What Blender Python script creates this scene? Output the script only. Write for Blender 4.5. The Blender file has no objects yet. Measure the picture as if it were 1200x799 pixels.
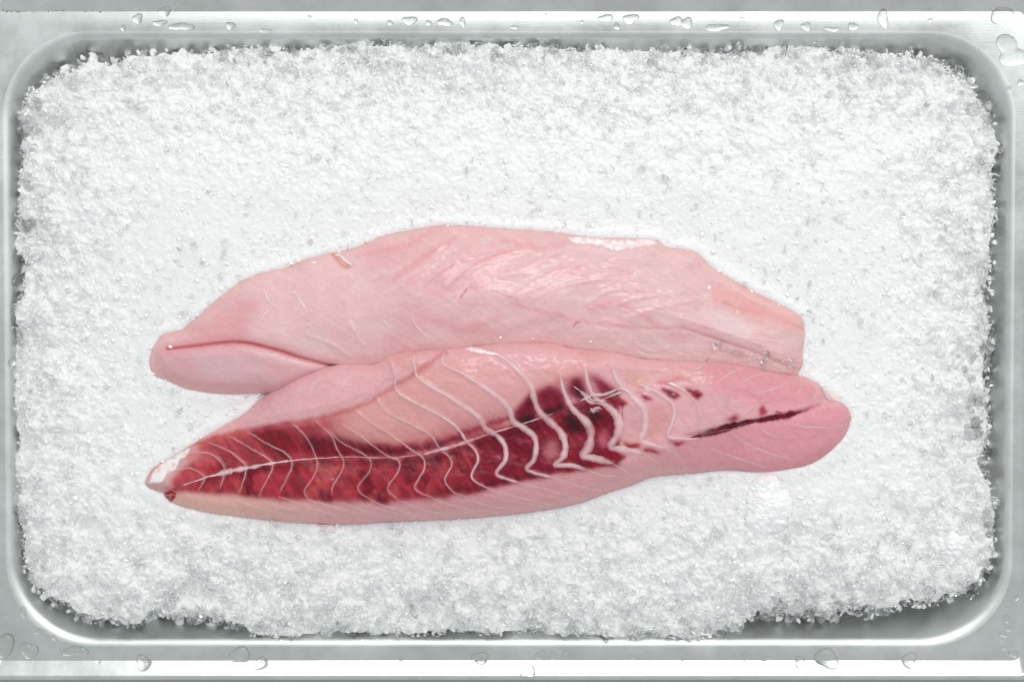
import bpy, math, random
import numpy as np
from mathutils import Vector, Matrix
from mathutils.bvhtree import BVHTree

random.seed(7)
RNG = np.random.default_rng(11)
sc = bpy.context.scene
COL = sc.collection

# ------------------------------------------------------------------ camera
CAM_TILT = math.radians(-2.2)
CAM_D = 1.2
F_MM = 84.05
cam_d = bpy.data.cameras.new('camera')
cam = bpy.data.objects.new('camera', cam_d)
COL.objects.link(cam)
cam.rotation_euler = (CAM_TILT, 0, 0)
cam.location = (0.0, -CAM_D * math.sin(CAM_TILT), CAM_D * math.cos(CAM_TILT))
cam_d.lens = F_MM
cam_d.sensor_width = 36.0
cam_d.clip_start = 0.05
cam_d.clip_end = 20
cam_d.dof.use_dof = True
cam_d.dof.focus_distance = 1.178
cam_d.dof.aperture_fstop = 5.0
sc.camera = cam

# ------------------------------------------------------------------ light
world = bpy.data.worlds.new('World')
sc.world = world
world.use_nodes = True
wb = world.node_tree.nodes['Background']
wb.inputs['Color'].default_value = (0.955, 0.99, 1.0, 1)
wb.inputs['Strength'].default_value = 0.66


def area(name, loc, target, sx, sy, power, col):
    ld = bpy.data.lights.new(name, 'AREA')
    ld.shape = 'RECTANGLE'
    ld.size = sx
    ld.size_y = sy
    ld.energy = power
    ld.color = col
    o = bpy.data.objects.new(name, ld)
    COL.objects.link(o)
    o.location = loc
    o.rotation_euler = (Vector(target) - Vector(loc)).to_track_quat('-Z', 'Y').to_euler()
    return o


# broad window light from the far side of the tray, and a ceiling panel above it
area('window_light', (0.1, 2.0, 1.30), (0, 0, 0.1), 1.5, 2.2, 5.5, (1.0, 0.995, 0.985))
area('ceiling_light', (0.9, 1.22, 2.4), (0.9, 1.22, 0), 3.0, 1.7, 23.0, (1.0, 0.985, 0.965))

area('added_glint_lamp', (0.15, 1.35, 1.75), (0, 0, 0), 0.46, 0.46, 8.0, (1.0, 0.985, 0.96))  # small bright lamp added to raise wet glints on fish and ice

sc.view_settings.view_transform = 'Standard'
sc.view_settings.look = 'None'
sc.view_settings.gamma = 1
sc.view_settings.exposure = -0.04
sc.view_settings.use_curve_mapping = False
sc.render.engine = 'CYCLES'
sc.cycles.use_denoising = True
sc.cycles.max_bounces = 32
sc.cycles.transmission_bounces = 24
sc.cycles.glossy_bounces = 16
sc.cycles.diffuse_bounces = 16
sc.cycles.transparent_max_bounces = 24
sc.cycles.sample_clamp_indirect = 10.0


# ------------------------------------------------------------------ helpers
def srgb(c):
    out = []
    for v in c[:3]:
        v = v / 255.0
        out.append(v / 12.92 if v <= 0.04045 else ((v + 0.055) / 1.055) ** 2.4)
    return np.array(out)


_ct, _st = math.cos(CAM_TILT), math.sin(CAM_TILT)
_k = 36.0 / F_MM / 1200.0


def P(px, py, z):
    """photo pixel + known height -> world point (arrays fine)"""
    px = np.asarray(px, float)
    py = np.asarray(py, float)
    z = np.asarray(z, float)
    dx = (px - 600) * _k
    dy = (399.5 - py) * _k
    wy = dy * _ct + _st
    wz = dy * _st - _ct
    t = (z - cam.location.z) / wz
    return cam.location.x + dx * t, cam.location.y + wy * t, z + 0 * t


def smooth01(t):
    t = np.clip(t, 0, 1)
    return t * t * (3 - 2 * t)


def vnoise(x, y, seed=0):
    xi = np.floor(x).astype(np.int64)
    yi = np.floor(y).astype(np.int64)
    fx = x - xi
    fy = y - yi
    fx = fx * fx * fx * (fx * (fx * 6 - 15) + 10)
    fy = fy * fy * fy * (fy * (fy * 6 - 15) + 10)

    def h(a, b):
        n = (a * 374761393 + b * 668265263 + seed * 1442695041) & 0xFFFFFFFF
        n = ((n ^ (n >> 13)) * 1274126177) & 0xFFFFFFFF
        n = n ^ (n >> 16)
        return (n & 0xFFFF) / 65535.0
    return ((h(xi, yi) * (1 - fx) + h(xi + 1, yi) * fx) * (1 - fy)
            + (h(xi, yi + 1) * (1 - fx) + h(xi + 1, yi + 1) * fx) * fy) * 2 - 1


def fbm(x, y, octaves=4, seed=0):
    v = 0
    a = 1.0
    tot = 0
    for o in range(octaves):
        v = v + a * vnoise(x * 2 ** o + 17.3 * o, y * 2 ** o - 9.1 * o, seed + o)
        tot += a
        a *= 0.5
    return v / tot


def catmull(pts, step=1.5, closed=False):
    pts = np.array(pts, float)
    n = len(pts)
    out = []
    rng = range(n if closed else n - 1)
    for i in rng:
        p0 = pts[(i - 1) % n] if (closed or i > 0) else 2 * pts[0] - pts[1]
        p1 = pts[i]
        p2 = pts[(i + 1) % n]
        p3 = pts[(i + 2) % n] if (closed or i + 2 < n) else 2 * pts[-1] - pts[-2]
        L = np.hypot(*(p2 - p1)[:2])
        m = max(2, int(L / step))
        t = np.linspace(0, 1, m, endpoint=False)[:, None]
        out.append(0.5 * ((2 * p1) + (-p0 + p2) * t + (2 * p0 - 5 * p1 + 4 * p2 - p3) * t ** 2
                          + (-p0 + 3 * p1 - 3 * p2 + p3) * t ** 3))
    if not closed:
        out.append(pts[-1:])
    return np.vstack(out)


def inside(poly, X, Y):
    r = np.zeros(np.shape(X), bool)
    n = len(poly)
    for i in range(n):
        x1, y1 = poly[i]
        x2, y2 = poly[(i + 1) % n]
        if y1 == y2:
            continue
        c = ((y1 > Y) != (y2 > Y)) & (X < (x2 - x1) * (Y - y1) / (y2 - y1) + x1)
        r ^= c
    return r


def polydist(poly, X, Y, closed=True):
    d = np.full(np.shape(X), 1e9)
    n = len(poly)
    for i in range(n if closed else n - 1):
        x1, y1 = poly[i]
        x2, y2 = poly[(i + 1) % n]
        ex, ey = x2 - x1, y2 - y1
        l2 = ex * ex + ey * ey + 1e-9
        t = np.clip(((X - x1) * ex + (Y - y1) * ey) / l2, 0, 1)
        d = np.minimum(d, (X - x1 - t * ex) ** 2 + (Y - y1 - t * ey) ** 2)
    return np.sqrt(d)


def blur(a, r):
    """three box passes, edge padded"""
    r = int(round(r))
    if r < 1:
        return a
    for _ in range(3):
        for ax in (0, 1):
            pad = [(0, 0)] * a.ndim
            pad[ax] = (r + 1, r)
            b = np.cumsum(np.pad(a, pad, mode='edge'), axis=ax)
            n = a.shape[ax]
            hi = np.take(b, range(2 * r + 1, 2 * r + 1 + n), axis=ax)
            lo = np.take(b, range(0, n), axis=ax)
            a = (hi - lo) / (2 * r + 1)
    return a


def mesh_obj(name, V, F, mat=None, parent=None, smooth=True, loc=None):
    """V (n,3) world coordinates, F (m,k) array or list of faces"""
    V = np.asarray(V, np.float64)
    if parent is not None:
        V = V - np.array(parent.location)
    elif loc is not None:
        V = V - np.array(loc)
    me = bpy.data.meshes.new(name)
    if isinstance(F, np.ndarray):
        m, k = F.shape
        me.vertices.add(len(V))
        me.vertices.foreach_set('co', V.astype(np.float32).ravel())
        me.loops.add(m * k)
        me.loops.foreach_set('vertex_index', F.astype(np.int32).ravel())
        me.polygons.add(m)
        me.polygons.foreach_set('loop_start', np.arange(0, m * k, k, dtype=np.int32))
        me.polygons.foreach_set('loop_total', np.full(m, k, np.int32))
        me.update(calc_edges=True)
        me.validate()
    else:
        me.from_pydata([tuple(v) for v in V], [], F)
        me.update()
    me.polygons.foreach_set('use_smooth', np.full(len(me.polygons), smooth))
    if mat:
        me.materials.append(mat)
    o = bpy.data.objects.new(name, me)
    COL.objects.link(o)
    if parent is not None:
        o.parent = parent
    elif loc is not None:
        o.location = loc
    return o


def empty(name, loc, label, cat, group=None):
    o = bpy.data.objects.new(name, None)
    o.empty_display_size = 0.02
    COL.objects.link(o)
    o.location = loc
    tag(o, label, cat, group)
    return o


def tag(o, label=None, cat=None, group=None, kind=None):
    if label:
        o['label'] = label
    if cat:
        o['category'] = cat
    if group:
        o['group'] = group
    if kind:
        o['kind'] = kind
    return o


def new_mat(name):
    m = bpy.data.materials.new(name)
    m.use_nodes = True
    nt = m.node_tree
    b = nt.nodes['Principled BSDF']
    return m, nt, b


def N(nt, t, **kw):
    n = nt.nodes.new(t)
    for k, v in kw.items():
        if k in n.inputs.keys():
            n.inputs[k].default_value = v
        else:
            setattr(n, k, v)
    return n


# ------------------------------------------------------------------ materials
def steel_material(name, r0, r1, k=1.0):
    m, nt, b = new_mat(name)
    L = nt.links.new
    tc = N(nt, 'ShaderNodeTexCoord')
    mp = N(nt, 'ShaderNodeMapping')
    mp.inputs['Scale'].default_value = (6, 260, 120)
    L(tc.outputs['Object'], mp.inputs['Vector'])
    n1 = N(nt, 'ShaderNodeTexNoise', Scale=6.0, Detail=4.0)
    L(mp.outputs[0], n1.inputs['Vector'])
    n2 = N(nt, 'ShaderNodeTexNoise', Scale=38.0, Detail=5.0, Roughness=0.6)
    L(tc.outputs['Object'], n2.inputs['Vector'])
    n3 = N(nt, 'ShaderNodeTexNoise', Scale=420.0, Detail=3.0)
    L(tc.outputs['Object'], n3.inputs['Vector'])
    r = N(nt, 'ShaderNodeMapRange')
    r.inputs['From Min'].default_value = 0.3
    r.inputs['From Max'].default_value = 0.7
    r.inputs['To Min'].default_value = r0
    r.inputs['To Max'].default_value = r1
    L(n2.outputs['Fac'], r.inputs['Value'])
    L(r.outputs[0], b.inputs['Roughness'])
    cr = N(nt, 'ShaderNodeValToRGB')
    cr.color_ramp.elements[0].position = 0.30
    cr.color_ramp.elements[0].color = (0.56 * k, 0.59 * k, 0.575 * k, 1)
    cr.color_ramp.elements[1].position = 0.66
    cr.color_ramp.elements[1].color = (0.70 * k, 0.73 * k, 0.72 * k, 1)
    L(n2.outputs['Fac'], cr.inputs['Fac'])
    # fine dull specks of dried water
    r3 = N(nt, 'ShaderNodeValToRGB')
    r3.color_ramp.elements[0].position = 0.66
    r3.color_ramp.elements[0].color = (0, 0, 0, 1)
    r3.color_ramp.elements[1].position = 0.74
    r3.color_ramp.elements[1].color = (1, 1, 1, 1)
    L(n3.outputs['Fac'], r3.inputs['Fac'])
    mx = N(nt, 'ShaderNodeMix', data_type='RGBA')
    mulf = N(nt, 'ShaderNodeMath', operation='MULTIPLY')
    mulf.inputs[1].default_value = 0.22
    L(r3.outputs['Color'], mulf.inputs[0])
    L(mulf.outputs[0], mx.inputs['Factor'])
    L(cr.outputs['Color'], mx.inputs['A'])
    mx.inputs['B'].default_value = (0.40, 0.42, 0.39, 1)
    L(mx.outputs['Result'], b.inputs['Base Color'])
    b.inputs['Metallic'].default_value = 1.0
    bp = N(nt, 'ShaderNodeBump', Strength=0.05, Distance=0.0003)
    L(n1.outputs['Fac'], bp.inputs['Height'])
    bp2 = N(nt, 'ShaderNodeBump', Strength=0.10, Distance=0.0008)
    L(n2.outputs['Fac'], bp2.inputs['Height'])
    L(bp.outputs[0], bp2.inputs['Normal'])
    L(bp2.outputs[0], b.inputs['Normal'])
    return m


def grime_material():
    m, nt, b = new_mat('seam_grime')
    b.inputs['Base Color'].default_value = (0.20, 0.18, 0.10, 1)
    b.inputs['Roughness'].default_value = 0.7
    return m


def ice_bed_material(name, scale, rough, grain, trans=0.0):
    m, nt, b = new_mat(name)
    L = nt.links.new
    tc = N(nt, 'ShaderNodeTexCoord')
    n = N(nt, 'ShaderNodeTexNoise', Scale=55.0, Detail=5.0)
    L(tc.outputs['Object'], n.inputs['Vector'])
    cr = N(nt, 'ShaderNodeValToRGB')
    cr.color_ramp.elements[0].position = 0.3
    cr.color_ramp.elements[0].color = (0.955, 0.965, 0.968, 1)
    cr.color_ramp.elements[1].position = 0.7
    cr.color_ramp.elements[1].color = (0.985, 0.988, 0.988, 1)
    L(n.outputs['Fac'], cr.inputs['Fac'])
    L(cr.outputs['Color'], b.inputs['Base Color'])
    b.inputs['Roughness'].default_value = rough
    b.inputs['IOR'].default_value = 1.31
    b.inputs['Subsurface Weight'].default_value = 0.9
    b.inputs['Subsurface Radius'].default_value = (1.0, 1.0, 1.0)
    b.inputs['Subsurface Scale'].default_value = scale
    b.inputs['Transmission Weight'].default_value = trans
    if not grain:
        return m
    v = N(nt, 'ShaderNodeTexVoronoi', Scale=650.0)
    L(tc.outputs['Object'], v.inputs['Vector'])
    bp = N(nt, 'ShaderNodeBump', Strength=0.6, Distance=0.0012)
    L(v.outputs['Distance'], bp.inputs['Height'])
    L(bp.outputs[0], b.inputs['Normal'])
    return m


def ice_shard_material(name, clear, rough, back=0.5, see=0.0):
    """cloudy ice: white scattering (front and through) mixed with clear refraction, wet sheen on top"""
    m, nt, b = new_mat(name)
    L = nt.links.new
    nt.nodes.remove(b)
    out = nt.nodes['Material Output']
    white = (0.972, 0.978, 0.98, 1)
    tc = N(nt, 'ShaderNodeTexCoord')
    n = N(nt, 'ShaderNodeTexNoise', Scale=900.0, Detail=3.0)
    L(tc.outputs['Object'], n.inputs['Vector'])
    bp = N(nt, 'ShaderNodeBump', Strength=0.30, Distance=0.0005)
    L(n.outputs['Fac'], bp.inputs['Height'])
    di = N(nt, 'ShaderNodeBsdfDiffuse', Color=white)
    tr = N(nt, 'ShaderNodeBsdfTranslucent', Color=white)
    gl = N(nt, 'ShaderNodeBsdfGlass', Color=(0.995, 0.998, 0.999, 1), Roughness=rough, IOR=1.31)
    sp = N(nt, 'ShaderNodeBsdfGlossy', Color=(1, 1, 1, 1), Roughness=rough + 0.08)
    for q in (di, gl, sp):
        L(bp.outputs[0], q.inputs['Normal'])
    m1 = N(nt, 'ShaderNodeMixShader')
    m1.inputs[0].default_value = back
    L(di.outputs[0], m1.inputs[1])
    L(tr.outputs[0], m1.inputs[2])
    ts = N(nt, 'ShaderNodeBsdfTransparent', Color=(0.98, 0.99, 0.995, 1))
    m0 = N(nt, 'ShaderNodeMixShader')
    m0.inputs[0].default_value = see
    L(m1.outputs[0], m0.inputs[1])
    L(ts.outputs[0], m0.inputs[2])
    m1 = m0
    fr = N(nt, 'ShaderNodeFresnel', IOR=1.31)
    m2 = N(nt, 'ShaderNodeMixShader')
    L(fr.outputs[0], m2.inputs[0])
    L(m1.outputs[0], m2.inputs[1])
    L(sp.outputs[0], m2.inputs[2])
    m3 = N(nt, 'ShaderNodeMixShader')
    m3.inputs[0].default_value = clear
    L(m2.outputs[0], m3.inputs[1])
    L(gl.outputs[0], m3.inputs[2])
    L(m3.outputs[0], out.inputs['Surface'])
    return m


def flesh_material(name, use_attr=True, col=None, rough=0.34, sss=0.4, scale=0.0018):
    m, nt, b = new_mat(name)
    L = nt.links.new
    tc = N(nt, 'ShaderNodeTexCoord')
    n = N(nt, 'ShaderNodeTexNoise', Scale=320.0, Detail=5.0, Roughness=0.6)
    L(tc.outputs['Object'], n.inputs['Vector'])
    mp = N(nt, 'ShaderNodeMapping')
    mp.inputs['Scale'].default_value = (90, 420, 200)
    mp.inputs['Rotation'].default_value = (0, 0, 0.5)
    L(tc.outputs['Object'], mp.inputs['Vector'])
    nf = N(nt, 'ShaderNodeTexNoise', Scale=2.4, Detail=4.0, Roughness=0.55)
    L(mp.outputs[0], nf.inputs['Vector'])
    mx = N(nt, 'ShaderNodeMix', data_type='RGBA', blend_type='OVERLAY')
    mx.inputs['Factor'].default_value = 0.07
    if use_attr:
        a = N(nt, 'ShaderNodeAttribute', attribute_name='pigment')
        L(a.outputs['Color'], mx.inputs['A'])
    else:
        mx.inputs['A'].default_value = (*col, 1)
    L(n.outputs['Fac'], mx.inputs['B'])
    L(mx.outputs['Result'], b.inputs['Base Color'])
    rr = N(nt, 'ShaderNodeMapRange')
    rr.inputs['From Min'].default_value = 0.35
    rr.inputs['From Max'].default_value = 0.65
    rr.inputs['To Min'].default_value = rough - 0.10
    rr.inputs['To Max'].default_value = rough + 0.12
    L(n.outputs['Fac'], rr.inputs['Value'])
    L(rr.outputs[0], b.inputs['Roughness'])
    b.inputs['IOR'].default_value = 1.38
    b.inputs['Coat Weight'].default_value = 0.42
    b.inputs['Specular IOR Level'].default_value = 0.1
    b.inputs['Coat Roughness'].default_value = 0.12
    b.inputs['Coat IOR'].default_value = 1.5
    b.inputs['Subsurface Weight'].default_value = sss
    b.inputs['Subsurface Radius'].default_value = (1.0, 0.5, 0.45)
    b.inputs['Subsurface Scale'].default_value = scale
    bp = N(nt, 'ShaderNodeBump', Strength=0.14, Distance=0.0005)
    L(nf.outputs['Fac'], bp.inputs['Height'])
    bp2 = N(nt, 'ShaderNodeBump', Strength=0.15, Distance=0.0004)
    L(n.outputs['Fac'], bp2.inputs['Height'])
    L(bp.outputs[0], bp2.inputs['Normal'])
    L(bp2.outputs[0], b.inputs['Normal'])
    ng = N(nt, 'ShaderNodeTexNoise', Scale=560.0, Detail=4.0, Roughness=0.65)
    L(tc.outputs['Object'], ng.inputs['Vector'])
    bc = N(nt, 'ShaderNodeBump', Strength=0.45, Distance=0.00022)
    L(ng.outputs['Fac'], bc.inputs['Height'])
    ng2 = N(nt, 'ShaderNodeTexNoise', Scale=150.0, Detail=3.0, Roughness=0.5)
    L(tc.outputs['Object'], ng2.inputs['Vector'])
    bd = N(nt, 'ShaderNodeBump', Strength=0.5, Distance=0.0005)
    L(ng2.outputs['Fac'], bd.inputs['Height'])
    L(bc.outputs[0], bd.inputs['Normal'])
    L(bd.outputs[0], b.inputs['Coat Normal'])
    return m


def water_material():
    m, nt, b = new_mat('water')
    b.inputs['Base Color'].default_value = (0.985, 0.995, 0.99, 1)
    b.inputs['Roughness'].default_value = 0.0
    b.inputs['IOR'].default_value = 1.33
    b.inputs['Transmission Weight'].default_value = 1.0
    return m


M_STEEL = steel_material('brushed_steel', 0.17, 0.30)
M_SATIN = steel_material('satin_steel', 0.36, 0.46, 1.05)
M_GRIME = grime_material()
M_BED = ice_bed_material('packed_ice', 0.0016, 0.16, False)
M_SHARD = ice_shard_material('crushed_ice', 0.0, 0.08, 0.0, 0.0)
M_GRAN = ice_shard_material('ice_granules', 0.0, 0.06, 0.0, 0.0)
M_CLEAR = ice_shard_material('clear_ice', 1.0, 0.03, 0.0)
M_FLESH = flesh_material('fish_flesh')
M_STRAND = flesh_material('membrane_strand', sss=0.0)
M_WATER = water_material()

# ------------------------------------------------------------------ tray
TRAY_Z = -0.065            # outer underside of the pan
FL_X0 = float(P(5.0, 395, 0)[0])
FL_X1 = float(P(1188.0, 395, 0)[0])
FL_Y1 = float(P(600, 37, 0)[1])
FL_Y0 = float(P(600, 757, 0)[1])
MM = 0.001


def loop(dx0, dx1, dy0, dy1, r, z, seg=20, side=24):
    """rounded rectangle around the flange start contour pushed out by d* on each side"""
    x0, x1, y0, y1 = FL_X0 - dx0, FL_X1 + dx1, FL_Y0 - dy0, FL_Y1 + dy1
    pts = []
    cs = [(x1 - r, y1 - r, 0), (x0 + r, y1 - r, 90), (x0 + r, y0 + r, 180), (x1 - r, y0 + r, 270)]
    for i, (cx, cy, a0) in enumerate(cs):
        arc = []
        for k in range(seg + 1):
            a = math.radians(a0 + 90 * k / seg)
            arc.append((cx + r * math.cos(a), cy + r * math.sin(a), z))
        pts += arc
        nx = cs[(i + 1) % 4]
        a = math.radians(nx[2])
        q = (nx[0] + r * math.cos(a), nx[1] + r * math.sin(a))
        p = arc[-1]
        for k in range(1, side):
            t = k / side
            pts.append((p[0] + (q[0] - p[0]) * t, p[1] + (q[1] - p[1]) * t, z))
    return pts


def lathe_loops(name, loops, mat, parent, cap=False):
    n = len(loops[0])
    V = [p for l in loops for p in l]
    F = []
    for i in range(len(loops) - 1):
        for k in range(n):
            a, b2 = i * n + k, i * n + (k + 1) % n
            F.append((a, b2, b2 + n, a + n))
    if cap:
        F.append(tuple(range(n))[::-1])
    o = mesh_obj(name, V, F, mat, parent)
    return o


tray = empty('steel_tray', (0, 0, TRAY_Z), 'shallow rectangular stainless steel tray with rounded corners holding crushed ice', 'tray')
RC = 43 * MM
u = lambda d, z, r: loop(d, d, d, d, r, z)
# basin: floor, fillet, wall with a little draft, rounded lip
basin = []
basin.append(u(-60 * MM, TRAY_Z + 1.0 * MM, RC - 20 * MM))
basin.append(u(-39 * MM, TRAY_Z + 1.0 * MM, RC - 10 * MM))
for k in range(7):
    a = math.radians(90 * k / 6 * 0.93)
    basin.append(u(-(35 - 9 * math.sin(a)) * MM, TRAY_Z + (1 + 9 * (1 - math.cos(a))) * MM, RC - 9 * MM))
basin.append(u(-17.0 * MM, -22 * MM, RC - 6 * MM))
basin.append(u(-10.5 * MM, -12 * MM, RC - 3 * MM))
LR = 5.0
# lip: quarter round from vertical wall (d=-LR, z=-LR) to horizontal flange (d=0, z=0)
for k in range(10):
    a = math.radians(34 + 56 * k / 9)
    d = -LR * math.cos(a)
    z = -LR * (1 - math.sin(a))
    basin.append(u(d * MM, z * MM, RC))
lathe_loops('basin', basin, M_SATIN, tray, cap=True)
# flange: from the lip out to a straight crease, corner radius shrinking
TOPW = float(P(600, 13.5, 0)[1]) - FL_Y1
BOTW = FL_Y0 - float(P(600, 774, 0)[1])
RIGW = float(P(1197.5, 600, 0)[0]) - FL_X1
LEFW = RIGW + 1.5 * MM
flange = []
for k in range(9):
    t = k / 8
    flange.append(loop(LEFW * t, RIGW * t, BOTW * t, TOPW * t, RC * (1 - t) + 4.0 * MM * t,
                       0.15 * MM * math.sin(math.pi * t)))
lathe_loops('flange', flange, M_STEEL, tray)
# raised outer edge: bevel rising outward, rolled over and turned down
ed = []


def edge(w, z, r):
    return loop(LEFW + w, RIGW + w, BOTW + w, TOPW + w, r, z)


ed.append(edge(-0.0002, 0.0, 4.0 * MM))
ed.append(edge(0.4 * MM, 0.25 * MM, 4.2 * MM))
ed.append(edge(6.2 * MM, 3.3 * MM, 8 * MM))
for k in range(1, 9):
    a = math.radians(118 - 28 * 0 - k * 118 / 8)
    ed.append(edge((6.2 + 1.1 + 2.4 * math.cos(a)) * MM, (1.2 + 2.4 * math.sin(a)) * MM, 10 * MM))
ed.append(edge(9.7 * MM, -6 * MM, 10 * MM))
lathe_loops('rolled_edge', ed, M_STEEL, tray)
# stains caught in the crease at the far-left corner
gv, gf = [], []
ycr = FL_Y1 + TOPW
for k in range(20):
    px = random.choice([random.uniform(-2, 60), random.uniform(60, 130), random.uniform(0, 30)])
    x = float(P(px, 14, 0)[0])
    y = ycr + random.uniform(-0.0007, 0.0004)
    rx, ry = random.uniform(.2, 0.9) * MM, random.uniform(.10, .28) * MM
    b0 = len(gv)
    for q in range(8):
        a = q * math.pi / 4
        rr = random.uniform(.7, 1.2)
        gv.append((x + rx * rr * math.cos(a), y + ry * rr * math.sin(a), 0.28 * MM + max(0, (y - ycr)) * .6))
    gf.append(tuple(range(b0, b0 + 8)))
g = mesh_obj('stain', gv, gf, M_GRIME, tray)

# counter the tray stands on
m, nt, b = new_mat('counter_steel')
b.inputs['Base Color'].default_value = (0.42, 0.45, 0.43, 1)
b.inputs['Metallic'].default_value = 0.9
b.inputs['Roughness'].default_value = 0.4
cz = TRAY_Z - 0.0005
ctop = 0.7
cv = [(sx * ctop, sy * 0.5, z) for z in (cz - 0.03, cz) for sx, sy in ((-1, -1), (1, -1), (1, 1), (-1, 1))]
counter = mesh_obj('counter', cv, [(3, 2, 1, 0), (4, 5, 6, 7), (0, 1, 5, 4), (1, 2, 6, 5), (2, 3, 7, 6), (3, 0, 4, 7)], m, smooth=False)
tag(counter, 'grey steel counter top under the tray', 'counter', kind='structure')

# ------------------------------------------------------------------ outlines (photo pixels)
A_TOP = [(173, 423), (176, 411), (189, 391), (213, 384), (235, 365), (275, 333), (304, 319), (333, 313), (361, 302),
         (399, 293), (419, 288), (448, 276), (480, 269), (522, 263), (585, 267), (647, 271), (693, 277), (766, 280),
         (780, 289), (814, 294), (835, 312), (877, 337), (918, 357), (941, 372), (945, 392)]
A_BOT = [(173, 423), (175, 435), (183, 444), (194, 447), (217, 457), (246, 462), (275, 463), (300, 462), (330, 466),
         (384, 452), (440, 450), (500, 436), (595, 428), (647, 428), (720, 438), (810, 446), (876, 446), (925, 447), (939, 436), (942, 416), (945, 392)]
B_TOP = [(167, 567), (170, 559), (179, 546), (209, 528), (238, 510), (267, 494), (290, 481), (313, 462), (342, 446), (384, 429),
         (415, 426), (439, 426), (455, 415), (485, 411), (543, 406), (595, 401), (647, 401), (670, 407), (720, 412),
         (755, 420), (810, 423), (851, 425), (876, 429), (934, 440), (951, 445), (966, 453), (985, 468), (995, 478), (999, 490)]
B_BOT = [(167, 567), (173, 573), (191, 582), (199, 589), (218, 596), (258, 604), (323, 611), (375, 615), (420, 615.5), (449, 613),
         (498, 611), (563, 607), (628, 600), (677, 591), (716, 577), (741, 569), (769, 559), (810, 556), (851, 552),
         (893, 554), (934, 549), (956, 542), (978, 526), (993, 508), (999, 490)]


def outline(top, bot):
    t = catmull(top, 3)
    b2 = catmull(bot, 3)
    return t, b2


def monotone(c):
    keep = [c[0]]
    for p in c[1:]:
        if p[0] > keep[-1][0] + 0.05:
            keep.append(p)
    return np.array(keep)


A_t, A_b = outline(A_TOP, A_BOT)
B_t, B_b = outline(B_TOP, B_BOT)
A_POLY = np.vstack([A_t, A_b[::-1][1:-1]])
B_POLY = np.vstack([B_t, B_b[::-1][1:-1]])

ICE_EDGE = [(24, 132), (45, 108), (62, 92), (100, 80), (140, 74), (190, 64), (250, 63), (330, 62), (385, 58), (440, 55), (480, 62), (530, 56),
            (600, 56), (660, 60), (720, 62), (800, 64), (870, 60), (940, 60), (1000, 64), (1060, 70), (1100, 78), (1128, 92), (1143, 115),
            (1162, 148), (1170, 175), (1162, 205), (1166, 245), (1156, 300), (1152, 345), (1158, 395), (1150, 440), (1150, 500), (1148, 545),
            (1160, 590), (1164, 630), (1150, 668), (1128, 690), (1080, 700), (1030, 708), (975, 714), (915, 714), (880, 716), (862, 734), (800, 742),
            (720, 742), (640, 740), (560, 738), (480, 738), (400, 738), (340, 740), (300, 738), (262, 722), (230, 722), (180, 716), (150, 728), (130, 724), (90, 714),
            (52, 690), (36, 655), (26, 620), (20, 560), (22, 500), (14, 430), (20, 380), (28, 320), (24, 270), (30, 210), (28, 170)]
ICE_POLY = catmull(ICE_EDGE, 8, closed=True)

# ------------------------------------------------------------------ raster fields over the fillets
SS = 1.5
CX0, CY0, CX1, CY1 = 150, 248, 1015, 632
gx = np.arange(CX0, CX1, 1 / SS)
gy = np.arange(CY0, CY1, 1 / SS)
GX, GY = np.meshgrid(gx, gy)


def samp(C, px, py):
    fx = np.clip((np.asarray(px, float) - CX0) * SS, 0, C.shape[1] - 1.001)
    fy = np.clip((np.asarray(py, float) - CY0) * SS, 0, C.shape[0] - 1.001)
    ix = fx.astype(int)
    iy = fy.astype(int)
    tx = fx - ix
    ty = fy - iy
    if C.ndim == 3:
        tx = tx[..., None]
        ty = ty[..., None]
    return (C[iy, ix] * (1 - tx) + C[iy, ix + 1] * tx) * (1 - ty) + (C[iy + 1, ix] * (1 - tx) + C[iy + 1, ix + 1] * tx) * ty


def sdf(poly):
    p = poly[::2]
    d = polydist(p, GX, GY)
    return np.where(inside(p, GX, GY), d, -d)


SA = sdf(A_POLY)
SB = sdf(B_POLY)


def stroke(pts, w, soft=1.0, warp=None):
    """soft mask around a polyline; w = half width (scalar or (start, end))"""
    c = catmull(pts, 4)
    X, Y = (GX, GY) if warp is None else warp
    x0, x1 = c[:, 0].min() - 25, c[:, 0].max() + 25
    y0, y1 = c[:, 1].min() - 25, c[:, 1].max() + 25
    i0, i1 = np.searchsorted(gx, [x0, x1])
    j0, j1 = np.searchsorted(gy, [y0, y1])
    out = np.zeros(GX.shape)
    if i1 <= i0 or j1 <= j0:
        return out
    d = polydist(c, X[j0:j1, i0:i1], Y[j0:j1, i0:i1], closed=False)
    out[j0:j1, i0:i1] = smooth01((w + soft - d) / (2 * soft) if soft > 0 else (d < w))
    return out


def fill(pts, soft, warp=None):
    X, Y = (GX, GY) if warp is None else warp
    m_ = inside(pts, X, Y).astype(float)
    return blur(m_, soft * SS / 1.7)


WARP = (GX + 3.0 * fbm(GX / 9, GY / 9, 3, 5), GY + 3.0 * fbm(GX / 9, GY / 9, 3, 9))
WARPS = (GX + 1.6 * fbm(GX / 5, GY / 5, 3, 15), GY + 1.6 * fbm(GX / 5, GY / 5, 3, 19))


def ice_level(px, py):
    """mean height of the ice mound under a photo pixel (m)"""
    ex = np.clip(np.minimum(np.asarray(px, float) - 20, 1165 - np.asarray(px, float)) / 230.0, 0, 1)
    ey = np.clip(np.minimum(np.asarray(py, float) - 58, 740 - np.asarray(py, float)) / 170.0, 0, 1)
    return (-4.0 + 12.0 * smooth01(ex) ** 0.7 * smooth01(ey) ** 0.7) * MM


def ease(d, R):
    t = np.clip(d / R, 0, 1)
    return np.sqrt(np.clip(1 - (1 - t) ** 2, 0, 1))


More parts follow.
